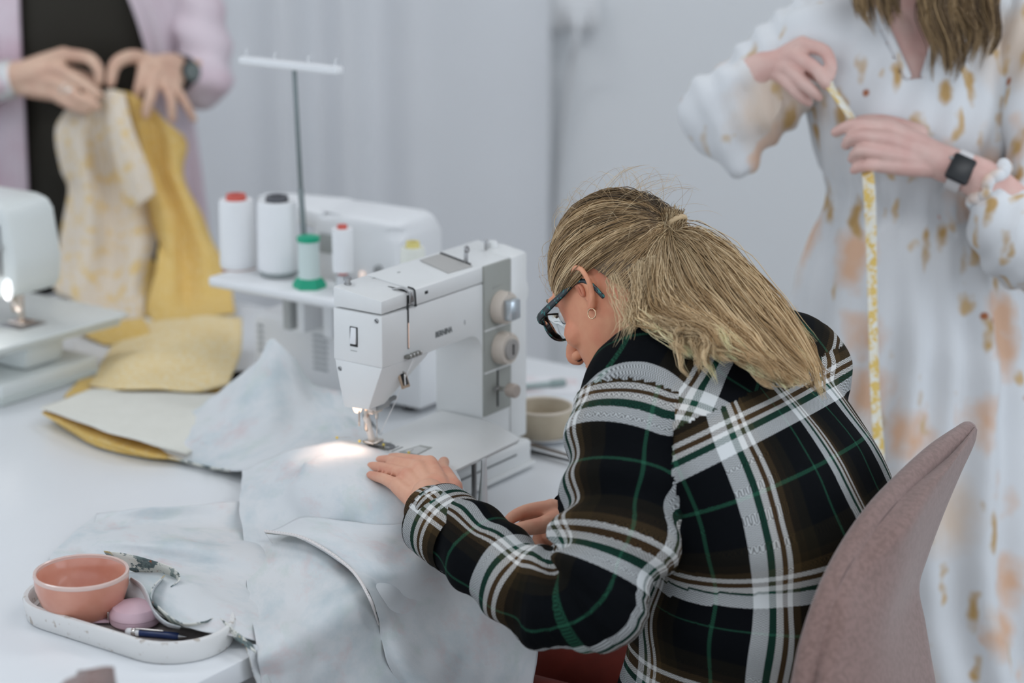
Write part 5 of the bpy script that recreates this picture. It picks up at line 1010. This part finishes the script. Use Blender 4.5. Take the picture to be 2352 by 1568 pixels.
# body: torso, neck, head, forearms, hands
b2 = Geo(); b2.rings(dring(.94, 0, 9), 28, 3); 
h5 = Geo(); hand(h5, P(1790, 132, 3.40), P(1778, 168, 3.405),
     [[(1843, 102, 3.37), (1893, 117, 3.34), (1909, 150, 3.325), (1907, 176, 3.325)], [(1827, 130, 3.365), (1872, 157, 3.33), (1890, 183, 3.32), (1897, 197, 3.325)], [(1812, 157, 3.37), (1844, 189, 3.34), (1866, 209, 3.335), (1880, 223, 3.34)], [(1796, 173, 3.385), (1818, 198, 3.36), (1840, 221, 3.355), (1857, 235, 3.36)],
      [(1815, 135, 3.42), (1855, 160, 3.40), (1885, 178, 3.37), (1903, 190, 3.345)]], [[.0125, .0105, .0095, .0075]]*4+[[.014, .012, .010, .008]], .0145)
h5.tube([P(1660, 245, 3.45), P(1700, 196, 3.43), P(1750, 160, 3.41), P(1790, 145, 3.395)], [.036, .033, .028, .022], 18, sm=4)
h6 = Geo(); hand(h6, P(2165, 352, 3.35), P(2152, 388, 3.345),
     [[(2035, 291, 3.33), (1972, 286, 3.32), (1941, 293, 3.325), (1918, 304, 3.335)], [(2035, 318, 3.32), (1980, 312, 3.305), (1953, 320, 3.315), (1942, 334, 3.325)], [(2020, 350, 3.32), (1983, 346, 3.305), (1966, 354, 3.315), (1957, 365, 3.325)], [(2020, 378, 3.325), (1990, 380, 3.315), (1971, 385, 3.32), (1961, 391, 3.325)],
      [(2110, 305, 3.365), (2040, 282, 3.37), (1985, 278, 3.365), (1955, 285, 3.355)]], [[.0130, .0105, .0095, .0075]]*3+[[.0115, .0095, .0085, .007]]+[[.015, .012, .0105, .008]], .0155)
h6.tube([P(2330, 480, 3.33), P(2262, 418, 3.335), P(2205, 390, 3.345), P(2155, 370, 3.348), P(2100, 345, 3.34)], [.036, .033, .029, .028, .022], 18, sm=4)
h6.tube([P(2060, 330, 3.335), P(2150, 365, 3.345)], [.021, .024], 14)
RW = np.array([[-.985, .17, 0], [-.17, -.985, 0], [0, 0, 1.]]).T; RW = np.column_stack([-XD, unit(YD*.92+V(0, 0, -.38)), np.cross(-XD, unit(YD*.92+V(0, 0, -.38)))]); OW = V(.632, 3.415, 1.572)
h7 = Geo(); head_geo(h7, OW, RW, ([OW+RW@V(0, -.015, -.03), OW+RW@V(0, -.025, -.08), V(.636, 3.455, 1.42), V(.64, 3.46, 1.34)], [.050, .052, .056, .085]))
body_obj(pw, [(b2, .010, 3), (h7, .003, 4), (h5, .0025, 4), (h6, .0025, 4)], SK2); face_bits(OW, RW, pw)
for s in (-1, 1):
    g = Geo(); q = V(.66, 3.40, 0)+XD*.09*s; g.tube([q-YD*.10+V(0, 0, .05), q+V(0, 0, .05), q+YD*.12+V(0, 0, .035)], [.04, .042, .03], 12, sm=3); g.obj('shoe', mat('tan_leather', (.4, .25, .14, 1), .5), pw).data.transform(Matrix.Translation(-Vector(wo_)))
HAIR2 = hairmat('long_brown_blonde_hair', .42)
g = Geo(); g.ell(OW+RW@V(0, -.016, .03)-wo_, np.array([RW@V(.084, 0, 0), RW@V(0, .100, 0), RW@V(0, 0, .100)]), 24); g.obj('scalp_hair', CAPM, pw)
G5 = [[(2075, -432, 3.42), (2015, -380, 3.37), (1985, -250, 3.345), (1965, -100, 3.345), (1968, 10, 3.335), (1985, 55, 3.33)], [(2080, -434, 3.42), (2035, -390, 3.35), (2005, -250, 3.325), (1995, -100, 3.325), (2010, 0, 3.325), (2025, 80, 3.325)], [(2085, -436, 3.42), (2030, -400, 3.36), (1998, -280, 3.335), (2006, -120, 3.33), (2050, -15, 3.325), (2066, 50, 3.33)]]
G6 = [[(2088, -436, 3.42), (2155, -400, 3.36), (2192, -280, 3.335), (2178, -120, 3.33), (2112, 0, 3.32), (2145, 110, 3.325), (2160, 188, 3.325)], [(2090, -434, 3.42), (2160, -395, 3.36), (2205, -260, 3.345), (2195, -110, 3.335), (2150, 10, 3.315), (2185, 110, 3.315), (2175, 192, 3.315)], [(2092, -432, 3.42), (2170, -380, 3.37), (2215, -250, 3.36), (2215, -100, 3.35), (2205, 20, 3.33), (2235, 90, 3.325), (2200, 170, 3.32)], [(2095, -430, 3.44), (2180, -370, 3.42), (2250, -250, 3.42), (2285, -100, 3.40), (2290, 0, 3.375), (2275, 70, 3.36), (2245, 120, 3.345)]]
a1, a2 = guides(G5, 900, 18, .007, .25, .005, 40, .5)[0], guides(G6, 2000, 20, .007, .25, .006, 80, .5)[0]; 
def pad(a, K): 
    i = np.linspace(0, a.shape[1]-1, K); j = np.minimum(i.astype(int), a.shape[1]-2); fr = (i-j)[None, :, None]; return a[:, j]*(1-fr)+a[:, j+1]*fr
al = np.concatenate([pad(a1, 20), a2]); t_ = np.clip(RNG.random(len(al))*.75+.3*np.sin(al[:, 10, 0]*190), 0, 1)[:, None]
strands('long_hair', al-wo_, .0009, np.array([.11, .065, .03])+t_*(np.array([.52, .35, .17])-np.array([.11, .065, .03])), HAIR2, pw)
G7 = [[(2085, -436, 3.42), (1985, -390, 3.46), (1960, -250, 3.50), (1980, -60, 3.56)], [(2085, -440, 3.45), (2010, -420, 3.54), (2000, -250, 3.57), (2020, -40, 3.60)], [(2090, -440, 3.46), (2090, -430, 3.58), (2090, -250, 3.60), (2090, -40, 3.62)], [(2095, -438, 3.45), (2170, -420, 3.54), (2200, -250, 3.57), (2190, -40, 3.60)], [(2095, -434, 3.44), (2200, -390, 3.47), (2235, -250, 3.50), (2230, -60, 3.54)]]
a3 = guides(G7, 900, 14, .006, .2, .004); strands('back_hair', a3-wo_, .0011, hcol(900, [.11, .065, .03], [.45, .3, .15]), HAIR2, pw)
# smart watch
wt = empty('wristwatch', P(2202, 402, 3.30), 0, 'square black smartwatch with a pale strap on the standing woman\'s wrist', 'wristwatch'); w0 = np.array(wt.location)
ax = unit(P(2262, 418, 3.335)-P(2155, 370, 3.348)); nf = unit(-FW*.93+V(-.10, 0, .25)); nf = unit(nf-ax*(nf@ax)); cr_ = np.cross(nf, ax); wc = P(2205, 390, 3.345)
Mw = Matrix(((*ax, 0), (*cr_, 0), (*nf, 0), (0, 0, 0, 1))).transposed(); cpos = P(2201, 402, 3.345)+nf*.031
Mw.translation = Vector(cpos-w0)
box('watch_case', (-.0185, -.022, -.005), (.0185, .022, .005), mat('watch_alu', (.05, .05, .055, 1), .35, .6), wt, .005, 3, M=Mw); box('watch_screen', (-.0165, -.020, .004), (.0165, .020, .0058), mat('watch_glass', (.006, .008, .010, 1), .35), wt, .0015, 2, M=Mw)
g = Geo(); ring_ = []; cen = P(2203, 393, 3.345)-w0
nb = 40; vv, ff = [], []
for i in range(nb):
    t = 2*math.pi*i/nb; d = math.cos(t)*nf+math.sin(t)*cr_
    for k, (w_, h_) in enumerate(((-.011, .0305), (.011, .0305), (.011, .0328), (-.011, .0328))): vv.append(cen+ax*w_+d*h_*(1 if abs(math.cos(t)) > .5 else .99)+cr_*0)
for i in range(nb):
    for k in range(4): ff.append((i*4+k, i*4+(k+1) % 4, ((i+1) % nb)*4+(k+1) % 4, ((i+1) % nb)*4+k))
mk('watch_strap', vv, ff, mat('pale_strap', (.68, .66, .66, 1), .5), wt, auto=40); tube('crown', [np.array(Mw@Vector((-.0185, .01, 0))), np.array(Mw@Vector((-.0205, .01, 0)))], .003, STEEL, wt)
# measuring tape between her hands, hanging down
TAPEM = print_mat('tape_print', (.78, .74, .62, 1), [((.74, .50, .10, 1), 42, .48, .54, .9), ((.80, .80, .76, 1), 70, .52, .58, .8)], 1)
tcv = cm([P(1899, 182, 3.325), P(1907, 200, 3.322), P(1930, 232, 3.325), P(1957, 272, 3.335), P(1975, 310, 3.35), P(1988, 360, 3.345), P(1996, 430, 3.30), P(2000, 520, 3.29), P(2003, 640, 3.285), P(2006, 760, 3.28), P(2010, 900, 3.275), P(2018, 1020, 3.27), P(2024, 1150, 3.26)], 8)
Gt = np.array([[p-RT*.0085*math.cos(.5*math.sin(i*.07))-FW*.004*math.sin(i*.1), p, p+RT*.0085*math.cos(.5*math.sin(i*.07))+FW*.004*math.sin(i*.1)] for i, p in enumerate(tcv)]); mt = empty('measuring_tape', tcv[20], 0, 'thin yellow and white printed measuring tape hanging from the standing woman\'s hands', 'measuring tape')
sheet('tape_ribbon', Gt-tcv[20], TAPEM, mt, .0006); e_ = tcv[-1]-tcv[20]; box('metal_tip', tuple(e_-V(.0095, .001, .006)), tuple(e_+V(.0095, .0015, .004)), STEEL, mt)
# ---------------------------------------------------------------- person on the left
pl_ = person('standing person in a black top and open pink overshirt holding up yellow fabric', (-.89, 4.56, 0)); lo_ = np.array(pl_.location)
SK3 = skin('skin_standing_left', (.68, .46, .34, 1), (.62, .38, .28, 1)); BLK = mat('black_knit', (.022, .019, .013, 1), .9, bump=(500, .2, .0006))
PKS = mat('pink_cotton', (.70, .60, .65, 1), .85, noise=(7, (.64, .48, .54, 1), .42, .66))
LT_ = [(1.42, .06, .06), (1.40, .10, .07), (1.37, .17, .085), (1.30, .185, .105), (1.20, .175, .115), (1.08, .158, .105), (.98, .175, .115), (.88, .185, .125), (.80, .17, .12)]
lring = lambda sc: [(V(-.885, 4.56, z), V(w*sc, 0, 0), V(0, -d*sc, 0)) for z, w, d in LT_]
g = Geo(); g.rings(lring(1.0), 36, 4, 2.2); shell(pl_, g, .011, 4, BLK, 'top', lambda v: fbm(v, 6, 2, 2)*.006)
g = Geo()
for s in (-1, 1): g.tube([V(-.885+.09*s, 4.56, .88), V(-.885+.10*s, 4.56, .60), V(-.885+.10*s, 4.565, .35), V(-.885+.105*s, 4.575, .06)], [.098, .085, .070, .06], 16, sm=4)
g.tube([V(-.97, 4.56, .90), V(-.80, 4.56, .90)], .10, 14); shell(pl_, g, .012, 4, mat('black_trousers', (.010, .009, .008, 1), .85), 'trousers')
for s in (-1, 1):
    g = Geo(); q = V(-.885+.105*s, 4.53, 0); g.tube([q+V(0, .07, .05), q+V(0, -.03, .05), q+V(0, -.14, .035)], [.042, .044, .03], 12, sm=3); g.obj('shoe', BLACKM, pl_).data.transform(Matrix.Translation(-Vector(lo_)))
rows = []
for z, w, d in [(1.415, .075, .075), (1.39, .125, .085), (1.35, .190, .105), (1.27, .205, .125), (1.16, .205, .135), (1.04, .205, .140), (.92, .215, .145), (.80, .225, .15), (.70, .23, .155)]:
    op = .62 if z < 1.38 else .5
    xl, xr = -1.005+.885, np.interp(z, [.7, .95, 1.15, 1.25, 1.4], [-.735, -.735, -.745, -.765, -.83])+.885
    aL = math.acos(np.clip(xl/w, -.97, .97)); aR = math.acos(np.clip(xr/w, -.97, .97)); rows.append([V(-.885+w*math.cos(t), 4.56-d*math.sin(t), z) for t in np.linspace(aL, aR+2*math.pi, 40)])
Gs = grid_interp(rows, 5, 3); ang_ = np.linspace(0, 40, Gs.shape[1])[None, :]; sheet('overshirt', Gs-lo_, PKS, pl_, .003, .006*np.sin(ang_*2.1)+.004*np.sin(ang_*3.7+1)+0*Gs[..., 0])
g = Geo(); g.tube([V(-.70, 4.56, 1.36), P(445, -20, 4.53), P(468, 110, 4.51), P(478, 180, 4.49)], [.062, .058, .056, .052], 18, sm=4); g.tube([P(478, 175, 4.49), P(468, 186, 4.465), P(448, 184, 4.44)], [.054, .054, .046], 18, sm=3); shell(pl_, g, .008, 3, PKS, 'sleeve', lambda v: .004*np.sin(v[:, 2]*90+v[:, 0]*30)+fbm(v, 10, 2, 3)*.006)
g = Geo(); g.tube([V(-1.07, 4.56, 1.36), P(-70, -20, 4.52), P(-90, 130, 4.48), P(-70, 200, 4.45)], [.062, .058, .056, .052], 18, sm=4); g.tube([P(-75, 200, 4.45), P(-40, 195, 4.42), P(2, 188, 4.40)], [.054, .05, .040], 18, sm=3); shell(pl_, g, .008, 3, PKS, 'sleeve', lambda v: .004*np.sin(v[:, 2]*90)+fbm(v, 10, 2, 7)*.006)
g = Geo(); g.tube([P(-2, 188, 4.40), P(14, 184, 4.395)], [.039, .038], 18); g.obj('cuff', mat('white_cuff', (.76, .77, .79, 1), .8), pl_).data.transform(Matrix.Translation(-Vector(lo_)))
b3 = Geo(); b3.rings(lring(.92)[:-1], 24, 3)
h3 = Geo(); hand(h3, P(48, 158, 4.385), P(44, 202, 4.385),
     [[(147, 126, 4.35), (203, 134, 4.31), (226, 160, 4.30), (228, 186, 4.30)], [(138, 160, 4.335), (185, 188, 4.295), (216, 210, 4.285), (228, 218, 4.285)], [(134, 190, 4.335), (172, 220, 4.29), (204, 236, 4.28), (222, 244, 4.28)], [(122, 214, 4.345), (158, 236, 4.30), (185, 247, 4.29), (203, 251, 4.285)],
      [(100, 150, 4.40), (150, 165, 4.38), (195, 178, 4.355), (224, 196, 4.33)]], [[.0145, .0125, .0112, .0092]]*4+[[.016, .014, .012, .0095]], .0175)
h3.tube([P(-30, 190, 4.41), P(20, 182, 4.395), P(60, 176, 4.385), P(105, 170, 4.36)], [.036, .033, .034, .028], 18, sm=4)
h4 = Geo(); hand(h4, P(396, 142, 4.40), P(408, 178, 4.40),
     [[(332, 158, 4.335), (323, 192, 4.315), (317, 214, 4.318), (315, 232, 4.325)], [(354, 178, 4.325), (346, 222, 4.295), (339, 243, 4.292), (335, 264, 4.295)], [(376, 190, 4.33), (392, 222, 4.30), (395, 248, 4.295), (396, 273, 4.30)], [(398, 196, 4.34), (420, 228, 4.32), (434, 252, 4.315), (446, 274, 4.32)],
      [(335, 138, 4.36), (300, 130, 4.335), (265, 148, 4.315), (254, 190, 4.305)]], [[.014, .012, .011, .009]]*2+[[.0125, .0105, .0098, .0085]]+[[.0115, .0095, .008, .0068]]+[[.016, .0145, .013, .010]], .0175)
h4.tube([P(470, 180, 4.46), P(425, 170, 4.42), P(390, 160, 4.39), P(360, 155, 4.36)], [.036, .033, .034, .026], 18, sm=4)
RL = np.column_stack([V(-1, 0, 0), unit(V(0, -.93, -.36)), np.cross(V(-1, 0, 0), unit(V(0, -.93, -.36)))]); OL = V(-.885, 4.50, 1.585)
h8 = Geo(); head_geo(h8, OL, RL, ([OL+RL@V(0, -.015, -.03), OL+RL@V(0, -.025, -.08), V(-.885, 4.545, 1.42), V(-.885, 4.55, 1.34)], [.050, .052, .056, .085]))
body_obj(pl_, [(b3, .012, 3), (h8, .0032, 4), (h3, .0028, 4), (h4, .0028, 4)], SK3); face_bits(OL, RL, pl_)
g = Geo(); g.ell(OL+RL@V(0, -.018, .03)-lo_, np.array([RL@V(.084, 0, 0), RL@V(0, .100, 0), RL@V(0, 0, .100)]), 24); g.obj('scalp_hair', CAPM, pl_)
n_ = 700; dl_ = RNG.normal(size=(n_, 3)); dl_[:, 1] = -abs(dl_[:, 1])-.2; dl_[:, 2] = abs(dl_[:, 2]); dl_ /= np.linalg.norm(dl_, axis=1)[:, None]; s = np.linspace(0, 1, 10)[None, :, None]
hr = (V(0, -.018, .03)+dl_[:, None]*V(.086, .102, .102)*(1+.02*s)+s*V(0, -.01, -.16)*(1-.4*dl_[:, None, 2:3]))@RL.T+OL; strands('short_hair', hr-lo_, .001, hcol(n_, [.06, .035, .02], [.22, .14, .08]), HAIR2, pl_)
g = Geo(); a = np.linspace(0, 2*math.pi, 25); c_ = P(155, 208, 4.312); dd_ = unit(P(172, 220, 4.29)-P(134, 190, 4.335)); e1 = unit(np.cross(dd_, V(0, 0, 1))); e2 = np.cross(dd_, e1)
g.add(*tube_geo([c_+.0142*(math.cos(t)*e1+math.sin(t)*e2)-lo_ for t in a], .0025, 8)); g.obj('ring', CHROME, pl_); g = Geo(); g.ell(P(160, 208, 4.29)-lo_, (.007, .007, .007), 12); g.obj('ring_stone', mat('pearl', (.8, .78, .72, 1), .25), pl_)
g = Geo(); c_ = P(22, 182, 4.395); dd_ = unit(P(60, 176, 4.385)-P(-30, 190, 4.41)); e1 = unit(np.cross(dd_, V(0, 0, 1))); e2 = np.cross(dd_, e1)
for k in range(22): t = 2*math.pi*k/22; g.ell(c_+.036*(math.cos(t)*e1+math.sin(t)*e2)-lo_, (.005, .005, .005), 8)
g.obj('bracelet', mat('bracelet_beads', (.55, .54, .50, 1), .35), pl_)
w2_ = empty('wristwatch', P(428, 175, 4.375), 0, 'round black wristwatch on the wrist of the person in pink', 'wristwatch'); z_ = np.array(w2_.location)
ax = unit(P(390, 160, 4.39)-P(470, 180, 4.46)); nf = unit(V(.55, -.75, .2)); nf = unit(nf-ax*(nf@ax)); cr_ = np.cross(nf, ax); cen = P(413, 167, 4.408)-z_
Mw = Matrix(((*ax, 0), (*cr_, 0), (*nf, 0), (0, 0, 0, 1))).transposed(); Mw.translation = Vector(cen+nf*.033)
lathe('watch_case', [(0, -.003), (.023, -.003), (.0235, .002), (.022, .006), (.0195, .007), (0, .007)], mat('black_case', (.008, .009, .009, 1), .4), w2_, 32, Mw); lathe('watch_dial', [(0, .0072), (.0185, .0072), (.017, .0078), (0, .0080)], mat('grey_dial', (.16, .19, .18, 1), .3), w2_, 32, Mw)
vv, ff = [], []
for i in range(nb):
    t = 2*math.pi*i/nb; d = math.cos(t)*nf+math.sin(t)*cr_
    for w_, h_ in ((-.011, .0335), (.011, .0335), (.011, .037), (-.011, .037)): vv.append(cen+ax*w_+d*h_)
for i in range(nb):
    for k in range(4): ff.append((i*4+k, i*4+(k+1) % 4, ((i+1) % nb)*4+(k+1) % 4, ((i+1) % nb)*4+k))
mk('watch_strap', vv, ff, BLACKM, w2_, auto=40)
